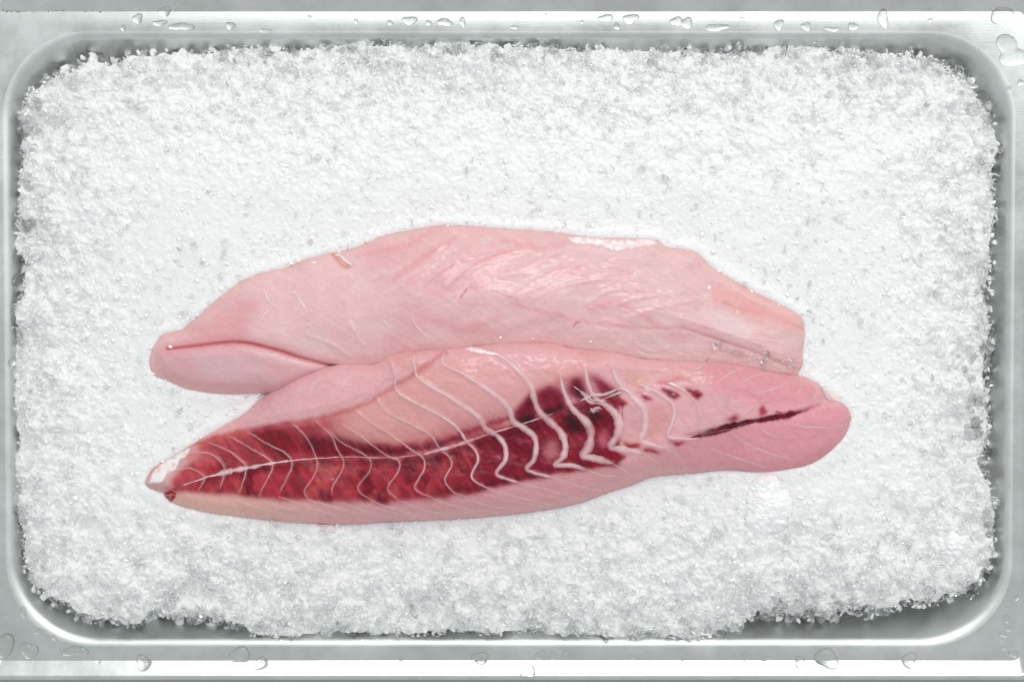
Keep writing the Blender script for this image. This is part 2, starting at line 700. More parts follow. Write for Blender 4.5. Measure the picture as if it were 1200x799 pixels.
def ease2(d, R):
    t = np.clip(d / R, 0, 1)
    return t * (2 - t)


def cross(top, bot, X, Y):
    t = monotone(top)
    b2 = monotone(bot)
    yt = np.interp(X, t[:, 0], t[:, 1])
    yb = np.interp(X, b2[:, 0], b2[:, 1])
    return yt, yb, np.clip((Y - yt) / np.maximum(yb - yt, 1e-3), 0, 1)


ICEZ = ice_level(GX, GY)
# ---- upper fillet heights
yt, yb, vA = cross(A_t, A_b, GX, GY)
uA = (GX - 173) / (945 - 173)
TA = 19.0 * np.interp(uA, [0, .06, .2, .45, .75, .92, 1], [.42, .55, .82, 1.0, .92, .66, .5])
R_A = 16 + 34 * smooth01(1 - vA * 1.3)          # long slope at the far side
ZA = ICEZ - 0.3 * MM + TA * MM * (0.45 * ease2(SA, 26) + 0.55 * ease2(SA, 85)) * (0.80 + 0.20 * smooth01(vA / .55))
# crease above the belly lobe
CREASE = [(196, 409), (225, 406), (278, 401), (320, 409), (355, 420), (392, 430)]
cr_d = stroke(CREASE, 0.6, 3.5)
cr_w = stroke(CREASE, 3, 10)
lobe = fill([(185, 410), (225, 408), (278, 405), (320, 413), (385, 431), (330, 455), (280, 458), (230, 452), (190, 440)], 6)
ZA += MM * (-2.6 * cr_d - 1.0 * cr_w + 2.2 * lobe)
SEAM_A = [(800, 385), (845, 400), (880, 412), (915, 426), (940, 436)]
ZA += MM * (-1.2 * stroke(SEAM_A, 1, 4) + 1.2 * stroke([(x, y - 12) for x, y in SEAM_A], 3, 9))
# muscle flakes: gentle slanted ridges
ph = (GX * 0.55 + GY * 1.0) + 22 * fbm(GX / 90, GY / 60, 3, 31)
fl = np.abs(((ph / 34.0) % 1.0) - 0.5) * 2
flA = fl * smooth01((GX - 330) / 250) * smooth01((430 - GY) / 60)
ZA += MM * (0.45 * flA + 1.3 * fbm(GX / 70, GY / 40, 2, 41) + 0.22 * fbm(GX / 16, GY / 10, 3, 43)) * smooth01(SA / 10)
ZA += MM * 0.9 * np.abs(fbm(GX / 40 + GY / 60, GY / 14 - GX / 70, 3, 47)) * smooth01(SA / 14) * smooth01((GX - 640) / 120)

# ---- lower fillet heights
yt, yb, vB = cross(B_t, B_b, GX, GY)
uB = (GX - 167) / (999 - 167)
bt = monotone(B_t)
bb = monotone(B_b)
zA_edge = np.where(samp(SA, bt[:, 0], bt[:, 1] + 2) > 0, samp(ZA, bt[:, 0], bt[:, 1] - 1) - 1.0 * MM,
                   ice_level(bt[:, 0], bt[:, 1]) - 1.0 * MM)
kk = np.ones(25) / 25
zA_edge = np.convolve(np.pad(zA_edge, 12, mode='edge'), kk, 'valid')
zB_t = np.interp(GX, bt[:, 0], zA_edge)
zB_b = ICEZ - 0.3 * MM
TB = np.interp(uB, [0, .05, .18, .45, .75, .9, 1], [.35, .55, .8, 1.0, .92, .75, .62])
CENTER = [(170, 567), (212, 569), (238, 560.5), (261, 554), (290, 548), (342, 539.5), (401, 535), (455, 536), (494, 533), (540, 520),
          (572, 508.5), (605, 499), (641, 487), (667, 477.5), (693, 466), (722, 459), (755, 452), (790, 449), (815, 455)]
LOWER = [(206, 576), (270, 579), (342, 586), (420, 588), (465, 589), (530, 582), (595, 567), (647, 556), (686, 549), (720, 546), (766, 532), (800, 517), (830, 507), (900, 490), (953, 478)]
ce = catmull(CENTER, 3)
lo = catmull(LOWER, 3)
yc = np.interp(GX, ce[:, 0], ce[:, 1])
yl = np.interp(GX, lo[:, 0], lo[:, 1])
ZB = zB_t * (1 - vB) + zB_b * vB
ZB += MM * TB * (6.5 * ease2(SB, 15) + 9.5 * ease2(SB, 60))
ZB += MM * TB * 3.5 * np.exp(-((GY - yl) / 26.0) ** 2) * smooth01(SB / 16) * smooth01((860 - GX) / 90)
ZB += MM * TB * -2.6 * np.exp(-((GY - yc + 6) / 22.0) ** 2) * smooth01(SB / 16) * smooth01((GX - 200) / 80) * smooth01((850 - GX) / 90)
slit = stroke([(806, 511), (850, 500), (900, 490), (935, 483), (956, 477), (975, 470)], 1.2, 4)
ZB += MM * -2.4 * slit
notch = fill([(964, 452), (1000, 452), (1000, 470), (978, 469), (962, 472)], 3)
ZB += MM * -9.0 * notch * smooth01((GX - 950) / 25)
notchl = stroke([(172, 575), (190, 577), (206, 574)], 0.8, 2.5)
ZB += MM * -2.5 * notchl
# rolled belly flap along the far edge
FLAP = [(225, 523), (270, 508), (316, 500), (368, 492), (416, 479), (450, 460), (481, 442), (505, 424), (520, 414)]
ZB += MM * (-1.3 * stroke(FLAP, 1, 4.5) + 1.6 * stroke([(x - 6, y - 13) for x, y in FLAP], 3, 10)) * smooth01(SB / 8)
ZB += MM * (1.0 * fbm(GX / 60, GY / 35, 3, 51) + 0.35 * fbm(GX / 13, GY / 9, 3, 53)) * smooth01(SB / 10)


# ------------------------------------------------------------------ septa of the lower fillet (photo pixels)
def c2(pts):
    return [(400 + x / 3.072, 380 + y / 3.072) for x, y in pts]


def c1(pts):
    return [(160 + x / 3.073, 380 + y / 3.073) for x, y in pts]


def c3(pts):
    return [(700 + x / 3.631, 380 + y / 3.631) for x, y in pts]


def c4(pts):
    return [(660 + x / 5.706, 420 + y / 5.706) for x, y in pts]


# (points, [half width at start, middle, end] in px)
SEPTA = [
    (c2([(452, 84), (560, 108), (630, 160), (680, 220), (692, 262), (710, 310), (750, 350), (790, 390), (806, 440), (796, 480), (772, 505), (830, 508), (885, 525)]), [1.2, 4.2, 2.0]),
    (c2([(372, 98), (366, 140), (440, 180), (540, 245), (600, 300), (620, 350), (652, 370), (690, 400), (702, 440), (692, 490), (670, 524), (760, 550)]), [1.2, 3.6, 1.4]),
    (c2([(262, 95), (265, 160), (285, 200), (400, 270), (490, 330), (520, 375), (560, 400), (590, 440), (590, 490), (560, 540), (640, 570)]), [0.9, 3.4, 1.2]),
    (c2([(170, 110), (190, 170), (200, 240), (260, 280), (350, 325), (420, 375), (450, 420), (480, 450), (492, 490), (470, 552), (545, 598)]), [0.8, 2.4, 1.0]),
    (c2([(130, 220), (130, 270), (170, 320), (250, 360), (320, 400), (350, 440), (390, 480), (397, 510), (372, 560), (400, 600), (440, 620)]), [0.7, 1.7, 0.7]),
    (c2([(50, 310), (100, 350), (180, 400), (250, 450), (292, 478), (298, 520), (265, 590), (330, 625)]), [0.7, 1.7, 0.7]),
    (c2([(0, 360), (80, 410), (160, 470), (205, 490), (205, 530), (165, 590), (205, 630)]), [0.6, 1.5, 0.6]),
    (c2([(-50, 380), (0, 425), (60, 455), (105, 490), (100, 530), (60, 585), (70, 610)]), [0.6, 1.1, 0.6]),
    (c1([(640, 345), (700, 400), (722, 450), (745, 490), (738, 530), (705, 585), (705, 612)]), [0.6, 1.3, 0.6]),
    (c1([(560, 355), (610, 405), (635, 450), (650, 500), (642, 540), (605, 600), (620, 630)]), [0.6, 1.2, 0.6]),
    (c1([(400, 385), (470, 430), (530, 460), (560, 495), (548, 540), (515, 605)]), [0.6, 1.3, 0.6]),
    (c1([(330, 400), (400, 440), (460, 475), (490, 508), (470, 560), (440, 615)]), [0.6, 1.3, 0.6]),
    (c1([(262, 425), (330, 455), (375, 490), (395, 515), (385, 560), (370, 605)]), [0.6, 1.1, 0.6]),
    (c1([(195, 462), (250, 462), (295, 485), (318, 528), (300, 590)]), [0.6, 1.6, 0.8]),
    (c1([(150, 525), (195, 518), (245, 550), (222, 600)]), [0.6, 1.1, 0.6]),
    (c4([(-20, 120), (10, 235), (60, 330), (110, 380), (160, 430), (187, 500), (172, 590), (142, 650), (230, 672), (330, 700)]), [1.4, 5.4, 3.2]),
    (c4([(150, 60), (160, 150), (190, 225), (240, 285), (300, 322), (350, 370), (372, 430), (362, 510), (322, 592), (430, 612), (530, 632)]), [1.6, 5.2, 2.2]),
    (c4([(330, 60), (360, 140), (430, 225), (500, 290), (540, 340), (552, 400), (543, 480), (520, 550), (590, 577), (680, 602)]), [1.6, 3.9, 2.0]),
    (c4([(500, 170), (600, 210), (680, 260), (733, 312), (738, 380), (722, 450), (705, 522), (800, 537), (910, 537)]), [2.6, 2.6, 1.6]),
    (c4([(690, 160), (780, 200), (850, 250), (895, 310), (910, 380), (898, 470)]), [3.2, 1.5, 0.8]),
    (c3([(555, 300), (552, 360), (536, 412)]), [0.5, 0.9, 0.5]),
    (c3([(668, 330), (668, 345), (645, 372)]), [0.4, 0.8, 0.4]),
]
FINE = [
    c2([(760, 550), (850, 580), (940, 600)]), c2([(885, 525), (950, 545), (1010, 548)]), c2([(640, 570), (720, 590), (870, 632)]),
    c2([(545, 598), (640, 622), (760, 652)]), c2([(440, 620), (500, 645), (600, 660)]), c2([(330, 625), (400, 652), (480, 672)]),
    c2([(205, 630), (290, 665), (390, 690)]), c2([(70, 610), (150, 650), (290, 692)]), c2([(0, 640), (90, 672), (210, 700)]),
    c1([(620, 630), (700, 655), (800, 690)]), c1([(515, 620), (600, 650), (720, 690)]), c1([(440, 630), (540, 662), (650, 690)]),
    c1([(340, 625), (440, 660), (560, 690)]), c1([(690, 150), (650, 200), (600, 290)]), c1([(600, 215), (580, 260), (540, 310)]),
    c1([(780, 150), (740, 230), (700, 270)]),
    c4([(330, 700), (400, 742), (480, 790)]), c4([(530, 632), (600, 675), (650, 720)]), c4([(680, 602), (760, 640), (800, 680)]),
    c3([(500, 255), (570, 207), (635, 182)]), c3([(600, 256), (660, 222), (735, 205)]), c3([(665, 293), (740, 280), (805, 245)]),
    c3([(830, 305), (868, 275), (872, 240)]), c3([(915, 325), (934, 290), (932, 255)]), c3([(480, 530), (600, 570), (725, 612)]),
    c3([(570, 460), (640, 510), (720, 545), (850, 580)]), c3([(690, 440), (735, 468), (795, 480)]), c3([(800, 420), (880, 435), (1000, 440), (1075, 420)]),
    c2([(740, 110), (780, 160), (800, 225)]), c2([(255, 0), (300, 30), (410, 75)]),
]

# gentle troughs between septa, ridge below each septum
rid = np.zeros(GX.shape)
for pts, w in SEPTA:
    rid = np.maximum(rid, stroke(pts, w[1] * 0.55, 2.2 + w[1] * 0.5))
ZB += MM * 0.75 * rid * smooth01(SB / 6)


# ------------------------------------------------------------------ pigment fields, with some light and shade painted in
def blend(C, mask, col, a=1.0):
    mm = np.clip(mask * a, 0, 1)[..., None]
    return C * (1 - mm) + srgb(col) * mm


def smooth_in(x0, x1, X=None):
    X = GX if X is None else X
    return smooth01((X - x0) / (x1 - x0))


# upper fillet
CA = np.ones(GX.shape + (3,)) * srgb((240, 196, 200))
CA = blend(CA, smooth_in(0.45, 0.0, vA), (242, 204, 203), 0.7)  # far side painted paler, as the light from behind leaves it
CA = blend(CA, smooth01(fbm(GX / 55, GY / 30, 4, 61) * 1.6), (234, 174, 180), 0.7)
CA = blend(CA, smooth01(fbm(GX / 45 + 9, GY / 25, 4, 63) * 1.6), (238, 202, 200), 0.7)
CA = blend(CA, fill([(430, 285), (520, 262), (640, 270), (640, 300), (560, 330), (430, 330)], 18), (240, 182, 186), 0.6)
CA = blend(CA, np.clip(0.9 - flA * 1.6, 0, 1) * smooth_in(420, 560), (240, 205, 198), 0.45)
CA = blend(CA, smooth_in(0, 14, 14 - SA), (238, 186, 180), 0.4)
CA = blend(CA, stroke(CREASE, 3, 9), (214, 105, 110), 0.75)  # soft reddish shade painted around the crease
CA = blend(CA, stroke(CREASE, 0.8, 2.2), (196, 62, 68), 0.9)  # shadow line of the crease painted in dark red
CA = blend(CA, lobe, (230, 176, 182), 0.6)
CA = blend(CA, fill([(222, 418), (265, 412), (300, 422), (320, 440), (285, 448), (240, 440)], 8, WARP), (234, 196, 204), 0.7)
CA = blend(CA, stroke([(190, 412), (186, 428), (205, 444), (240, 455), (285, 458)], 4, 7, WARP), (230, 164, 160), 0.5)
CA = blend(CA, stroke([(305, 416), (345, 424), (378, 432)], 4, 4), (236, 198, 200), 0.7)
CA = blend(CA, fill([(830, 330), (880, 345), (940, 375), (935, 392), (870, 372), (835, 352)], 8), (238, 172, 166), 0.5)
CA = blend(CA, fill([(210, 390), (260, 355), (300, 345), (290, 395), (235, 402)], 12), (234, 168, 170), 0.5)
CA = blend(CA, stroke(SEAM_A, 2, 5), (234, 172, 170), 0.5)
CA = blend(CA, stroke([(540, 350), (547, 338)], 0.6, 1.2, WARPS), (196, 60, 66), 0.8)
CA = blend(CA, stroke([(672, 382), (678, 377)], 0.9, 1.2, WARPS), (205, 70, 70), 0.8)
CA = blend(CA, stroke([(390, 298), (400, 310), (408, 314)], 1.8, 2.5), (226, 120, 105), 0.7)
for pts, w in [([(462, 326), (500, 300), (535, 280)], 5), ([(500, 328), (530, 312), (552, 297)], 5), ([(560, 304), (598, 294)], 5), ([(668, 322), (705, 326), (735, 321)], 3),
               ([(690, 364), (716, 355), (742, 364), (770, 380)], 6), ([(838, 350), (868, 361), (908, 371), (942, 386)], 4), ([(600, 356), (640, 366), (680, 376), (735, 382), (800, 384)], 3),
               ([(500, 372), (540, 386), (580, 390)], 9), ([(590, 282), (640, 292)], 4), ([(640, 320), (660, 312), (690, 314)], 3), ([(420, 300), (470, 290), (500, 275)], 4)]:
    CA = blend(CA, stroke(pts, w * .5, w, WARP), (236, 160, 166), 0.55)
CA = blend(CA, stroke([(548, 337), (575, 339), (606, 352)], 0.4, 1.4, WARPS), (226, 150, 154), 0.7)
FLAKE_A = [[(455, 345), (490, 318), (545, 280)], [(490, 338), (530, 308), (575, 283)], [(522, 335), (560, 305), (602, 290)], [(596, 346), (640, 318), (690, 306)], [(625, 350), (660, 335), (700, 328), (745, 328)],
           [(690, 354), (715, 341), (742, 338), (762, 341)], [(718, 360), (745, 350), (800, 342)], [(735, 372), (780, 358), (832, 350)], [(640, 300), (680, 292), (720, 300)], [(790, 300), (806, 310), (812, 302)],
           [(370, 345), (385, 330), (410, 320)], [(410, 380), (418, 392), (425, 404)], [(420, 340), (440, 325), (470, 318)], [(360, 392), (385, 402), (410, 418)], [(860, 340), (880, 352), (905, 362)]]
for f in FLAKE_A:
    CA = blend(CA, stroke([(x, y - 3) for x, y in f], 1.5, 4, WARP), (244, 214, 214), 0.5)
    ZA += MM * 0.5 * stroke(f, 1.0, 4.0)
CA = blend(CA, fill([(822, 362), (850, 366), (885, 380), (880, 398), (840, 392)], 7, WARP), (242, 218, 220), 0.6)  # whitish haze painted into the flesh colour
CA = blend(CA, fill([(345, 395), (375, 398), (395, 415), (370, 415)], 8, WARP), (238, 206, 210), 0.6)
CA = CA * 0.92 * (1 + 0.04 * fbm((GX * .85 + GY * .53) / 46, (GY * .85 - GX * .53) / 3.2, 3, 68))[..., None] * (1 + 0.05 * fbm(GX / 3.0, GY / 2.2, 3, 67))[..., None]

# lower fillet
CB = np.ones(GX.shape + (3,)) * srgb((234, 180, 184))
CB = blend(CB, smooth01(fbm(GX / 50, GY / 22, 4, 71) * 1.5), (228, 166, 162), 0.7)
below = smooth01((GY - yl + 4) / 8)
CB = blend(CB, below, (228, 164, 168), 0.8)
CB = blend(CB, below * smooth_in(430, 250), (238, 188, 175), 0.9)
CB = blend(CB, below * smooth_in(760, 860), (232, 158, 168), 0.85)
CB = blend(CB, fill([(900, 470), (960, 476), (1002, 480), (1000, 505), (970, 530), (900, 545), (860, 530), (880, 500)], 14), (234, 164, 174), 0.8)
CB = blend(CB, stroke([(860, 552), (934, 547), (972, 528)], 3, 8), (220, 124, 138), 0.5)
inner_band = fill([(200, 550), (225, 523), (270, 508), (316, 500), (368, 492), (416, 479), (450, 462), (481, 444), (510, 424), (560, 420),
                   (600, 440), (640, 445), (640, 490), (605, 500), (540, 521), (494, 534), (401, 536), (290, 548), (238, 561), (205, 570)], 6, WARP)
CB = blend(CB, inner_band, (232, 170, 168), 0.85)
CB = blend(CB, inner_band * smooth_in(430, 360), (180, 52, 62), 0.85)
CB = blend(CB, inner_band * smooth_in(470, 590), (232, 174, 176), 0.85)
CB = blend(CB, inner_band * np.exp(-((GY - yc) / 24.0) ** 2) * smooth_in(640, 560), (190, 78, 82), 0.75)
CB = blend(CB, stroke(FLAP, 2.2, 5, WARP), (196, 78, 84), 0.6)
CB = blend(CB, fill([(292, 506), (318, 499), (342, 508), (356, 528), (330, 536), (308, 522)], 6, WARP), (150, 26, 42), 0.85)
CB = blend(CB, fill([(352, 512), (392, 512), (440, 522), (480, 524), (480, 534), (400, 535), (362, 536)], 6, WARP), (122, 18, 34), 0.9)
CB = blend(CB, fill([(240, 535), (262, 528), (284, 540), (270, 550), (245, 556)], 4, WARP), (165, 40, 55), 0.7)
CB = blend(CB, stroke([(232, 522), (262, 514), (285, 508)], 4, 6, WARP), (205, 95, 80), 0.7)
# dark line just above the centre
CB = blend(CB, stroke([(360, 529), (455, 526), (500, 521), (545, 508), (590, 492), (625, 476)], 2.5, 7, WARP), (158, 20, 50), 0.8)
CB = blend(CB, stroke([(380, 531), (455, 529), (500, 525), (540, 512)], 1.5, 5, WARP), (110, 8, 34), 0.9)
band = fill([tuple(p) for p in ce[ce[:, 0] < 725]] + [(725, 545)] + [tuple(p) for p in lo[lo[:, 0] < 725][::-1]], 5.0, WARP)
CB = blend(CB, band, (180, 46, 60), 0.95)
CB = blend(CB, band * smooth_in(400, 240), (196, 74, 76), 0.55)
CB = blend(CB, band * smooth_in(500, 600), (150, 18, 50), 0.9)
CB = blend(CB, band * smooth01(fbm(GX / 16, GY / 20, 3, 75) * 1.8), (132, 12, 42), 0.8)
CB = blend(CB, band * smooth01(fbm(GX / 14 + 5, GY / 18, 3, 77) * 1.6) * smooth_in(660, 420), (204, 100, 92), 0.7)
CB = blend(CB, stroke([(245, 562), (290, 553), (342, 546), (401, 541), (455, 542), (500, 539), (545, 526), (580, 514), (640, 494)], 3, 6, WARP), (112, 14, 34), 0.75)
CB = blend(CB, stroke([(520, 576), (580, 566), (640, 552), (690, 545)], 2, 5, WARP), (120, 10, 34), 0.7)
CB = blend(CB, fill([(636, 520), (652, 514), (656, 535), (640, 541)], 7), (206, 138, 138), 0.8)
CB = blend(CB, fill([(664, 512), (680, 508), (684, 528), (668, 532)], 8), (196, 96, 102), 0.5)
CB = blend(CB, fill([(598, 496), (612, 468), (630, 452), (650, 446), (672, 440), (690, 437), (708, 444), (726, 458), (700, 467), (640, 489)], 5, WARP), (176, 60, 80), 0.5)
for poly in ([(601, 494), (608, 476), (624, 457), (633, 470), (628, 492), (612, 498)], [(627, 462), (645, 450), (660, 462), (664, 479), (640, 488), (634, 476)],
             c4([(40, 150), (110, 120), (150, 220), (130, 270), (60, 250), (30, 210)]), c4([(190, 110), (300, 170), (350, 230), (270, 245), (240, 200)])):
    CB = blend(CB, fill(poly, 4, WARP), (146, 14, 48), 0.95)
for poly in ([(606, 493), (628, 482), (626, 494), (612, 499)], [(636, 480), (660, 474), (662, 480), (640, 488)],
             c4([(70, 190), (150, 215), (150, 270), (90, 265)]), c4([(160, 350), (240, 350), (290, 400), (290, 460), (220, 470)]), c4([(0, 370), (60, 380), (120, 440), (140, 500), (20, 480)])):
    CB = blend(CB, fill(poly, 3, WARPS), (52, 10, 22), 0.9)
for poly in (c4([(220, 400), (300, 400), (310, 440), (230, 560), (210, 560)]), c4([(205, 600), (300, 610), (420, 650), (380, 685), (210, 650)]), c4([(20, 600), (120, 600), (130, 680), (30, 690)])):
    CB = blend(CB, fill(poly, 3, WARPS), (140, 14, 42), 0.85)
CB = blend(CB, fill(c4([(400, 300), (540, 330), (545, 400), (530, 520), (410, 545), (395, 420)]), 5), (226, 172, 176), 0.85)
CB = blend(CB, fill(c4([(240, 480), (300, 470), (310, 560), (260, 600), (230, 560)]), 5), (212, 120, 128), 0.7)
CB = blend(CB, fill(c4([(570, 300), (720, 330), (720, 480), (560, 520)]), 8), (224, 158, 160), 0.8)
CB = blend(CB, fill(c4([(410, 110), (500, 90), (600, 150), (520, 180), (430, 160)]), 6), (228, 172, 150), 0.7)
for poly in (c4([(300, 265), (400, 280), (450, 300), (380, 320), (310, 290)]), c4([(480, 220), (560, 235), (610, 275), (560, 280), (510, 250)]),
             c4([(640, 180), (700, 200), (800, 255), (750, 280), (690, 240)]), c3([(368, 268), (430, 275), (455, 295), (430, 320), (395, 300)]),
             c4([(390, 555), (500, 570), (520, 600), (430, 600)]), c4([(520, 595), (600, 605), (670, 620), (620, 635), (530, 615)]), c4([(690, 555), (780, 550), (840, 560), (780, 585)]),
             c4([(140, 700), (250, 695), (290, 715), (190, 735)]), c4([(310, 640), (440, 650), (380, 685)]), c4([(-10, 725), (60, 740), (90, 758), (-10, 752)])):
    CB = blend(CB, fill(poly, 2.8, WARP), (166, 18, 48), 0.95)
CB = blend(CB, fill(c4([(610, 150), (700, 140), (800, 120), (800, 140), (700, 170), (640, 175)]), 3, WARPS), (206, 80, 84), 0.6)
CB = blend(CB, fill([(806, 512), (850, 497), (900, 487), (935, 482), (955, 476), (925, 490), (880, 497), (840, 509), (812, 514)], 1.0, WARPS), (110, 6, 30), 0.97)
CB = blend(CB, fill([(850, 492), (862, 483), (868, 492), (856, 497)], 3, WARP), (160, 16, 40), 0.9)
CB = blend(CB, fill([(888, 478), (896, 473), (899, 486), (890, 487)], 2.6, WARP), (165, 18, 42), 0.9)
CB = blend(CB, stroke([(910, 482), (915, 484)], 1.2, 1.5), (170, 24, 44), 0.8)
CB = blend(CB, stroke([(925, 482), (930, 483)], 1.6, 1.5), (170, 24, 44), 0.8)
CB = blend(CB, stroke(c4([(398, 320), (396, 380), (402, 415)]), 0.35, 0.8), (70, 12, 18), 0.8)
# right flap
CB = blend(CB, fill([(820, 425), (876, 432), (934, 442), (962, 455), (960, 470), (930, 476), (890, 474), (830, 456)], 6), (228, 152, 162), 0.7)
# left tip
CB = blend(CB, fill([(170, 568), (180, 546), (210, 527), (230, 520), (236, 534), (214, 548), (205, 562), (190, 572)], 4, WARPS), (226, 190, 190), 0.8)
CB = blend(CB, fill([(196, 562), (222, 548), (240, 556), (224, 568), (206, 570)], 4, WARPS), (206, 95, 92), 0.8)
CB = blend(CB, fill([(212, 532), (240, 522), (262, 530), (255, 545), (226, 545)], 5, WARPS), (214, 118, 112), 0.6)
CB = blend(CB, stroke([(168, 567), (176, 553), (192, 540)], 0.8, 2), (206, 96, 86), 0.7)
CB = blend(CB, stroke([(368, 615), (378, 614), (386, 616)], 1.4, 2.5, WARPS), (196, 60, 70), 0.7)
CB = blend(CB, stroke([(600, 401), (647, 401), (672, 408)], 1.4, 2.5, WARPS), (236, 150, 150), 0.6)
red = np.clip(1.15 - CB[..., 1] * 5.0, 0, 1)                  # fibrous streaks inside the dark muscle
CB = CB * (1 - 0.30 * red)[..., None]
fib = fbm((GX - GY * 0.6) / 5.0, (GY + GX * 0.45) / 22.0, 4, 83)
fib2 = fbm(GX / 3.2, GY / 3.2, 3, 87)
CB = CB * (1 + (0.60 * fib + 0.15 * fib2) * red)[..., None]
CB = CB * (1 + 0.05 * fbm(GX / 3.0, GY / 2.2, 3, 89))[..., None]
CB = np.clip(CB * 0.93 * (1 + 0.05 * fbm((GX * .8 - GY * .6) / 3.0, (GY * .8 + GX * .6) / 40, 3, 69))[..., None] * np.array([1.0, 1.0, 1.0]) * (1 - red[..., None] * np.array([-0.10, 0.35, 0.05])), 0.002, 0.98)
for f in FINE:
    CB = blend(CB, stroke(f, 0.4, 1.6, WARPS), (236, 198, 194), 0.4)
for pts, w in SEPTA:
    CB = blend(CB, stroke(pts, w[1] * 0.3, 1.6 + w[1] * .35, WARPS), (224, 160, 162), 0.5)
for k in range(40):                              # thin pale strands down the near flank
    x = 225 + k * 11 + random.uniform(-4, 4)
    y = np.interp(x, lo[:, 0], lo[:, 1]) + random.uniform(0, 8)
    CB = blend(CB, stroke([(x, y), (x + 32, y + 8), (x + 78, y + 16)], 0.2, 1.1), (236, 196, 188), random.uniform(.15, .45))


# ------------------------------------------------------------------ fillet meshes
def fillet_mesh(name, top, bot, Z, C, parent, step=0.9, nv=220):
    t = monotone(top)
    b2 = monotone(bot)
    x0, x1 = t[0, 0], t[-1, 0]
    n = int((x1 - x0) / step)
    s = np.linspace(0, 1, n)
    xs = x0 + (x1 - x0) * (0.94 * s + 0.06 * (0.5 - 0.5 * np.cos(np.pi * s)))
    # ends packed more tightly
    xs[0], xs[-1] = x0 + 0.02, x1 - 0.02
    yt_ = np.interp(xs, t[:, 0], t[:, 1])
    yb_ = np.interp(xs, b2[:, 0], b2[:, 1])
    v = np.linspace(0, 1, nv)
    v = 0.75 * v + 0.25 * (0.5 - 0.5 * np.cos(np.pi * v))
    PX = np.repeat(xs[:, None], nv, 1)
    PY = yt_[:, None] + (yb_ - yt_)[:, None] * v[None, :]
    # slight unevenness of the cut edge
    PY += (1.2 * fbm(PX / 14, PY * 0 + v[None, :] * 3, 3, 91)) * (np.abs(2 * v[None, :] - 1) ** 3)
    z = samp(Z, PX, PY)
    x, y, z = P(PX, PY, z)
    V = np.stack([x, y, z], -1).reshape(-1, 3)
    I = np.arange(n * nv).reshape(n, nv)
    F = np.stack([I[:-1, :-1], I[:-1, 1:], I[1:, 1:], I[1:, :-1]], -1).reshape(-1, 4)
    U = np.stack([I[:-1, 0], I[1:, 0], I[1:, -1], I[:-1, -1]], -1)     # underside
    o = mesh_obj(name, V, np.vstack([F, U]), M_FLESH, parent)
    col = samp(C, PX, PY).reshape(-1, 3)
    at = o.data.attributes.new('pigment', 'FLOAT_COLOR', 'POINT')
    at.data.foreach_set('color', np.hstack([col, np.ones((len(col), 1))]).astype(np.float32).ravel())
    return o


def ribbon(name, pts, widths, Z, C, parent, lift=0.15, step=1.2, wob=0.45, seed=0, white=(230, 198, 200), alpha=0.9):
    """low strand lying in the surface; widths = half widths px along it; its pigment fades into the flesh beside it"""
    c = catmull(pts, step)
    n = len(c)
    s = np.linspace(0, 1, n)
    w = np.interp(s, np.linspace(0, 1, len(widths)), widths)
    w = w * (1 + wob * fbm(s * n / 6.0, s * 0 + seed * 3.1, 3, 101 + seed)) * np.clip(np.minimum(s, 1 - s) * n / 4.0, 0.15, 1)
    w = w * 1.35
    tg = np.gradient(c, axis=0)
    tg /= np.linalg.norm(tg, axis=1)[:, None] + 1e-9
    nr = np.stack([-tg[:, 1], tg[:, 0]], 1)
    c = c + nr * (0.5 * fbm(s * n / 9.0, s * 0 + seed, 2, 131 + seed))[:, None]
    al = alpha * np.clip(0.78 + 0.55 * fbm(s * n / 10.0, s * 0 + seed * 1.7, 3, 151 + seed), 0.12, 1)
    rows, cols = [], []
    K = 8
    for k in range(K + 1):
        q = -1 + 2 * k / K
        px = c[:, 0] + nr[:, 0] * w * q
        py = c[:, 1] + nr[:, 1] * w * q
        z = samp(Z, px, py) + MM * 0.43 * w * (lift * (1 - q * q) * 1.6) + MM * (0.07 - 0.22 * abs(q) ** 4)
        rows.append(np.stack(P(px, py, z), -1))
        f = (al * (1 - abs(q) ** 1.7))[:, None]
        cols.append(samp(C, px, py) * (1 - f) + srgb(white) * f)
    V = np.stack(rows, 1).reshape(-1, 3)
    I = np.arange(n * (K + 1)).reshape(n, K + 1)
    F = np.stack([I[:-1, :-1], I[1:, :-1], I[1:, 1:], I[:-1, 1:]], -1).reshape(-1, 4)
    o = mesh_obj(name, V, F, M_STRAND, parent)
    col = np.stack(cols, 1).reshape(-1, 3)
    at = o.data.attributes.new('pigment', 'FLOAT_COLOR', 'POINT')
    at.data.foreach_set('color', np.hstack([col, np.ones((len(col), 1))]).astype(np.float32).ravel())
    return o


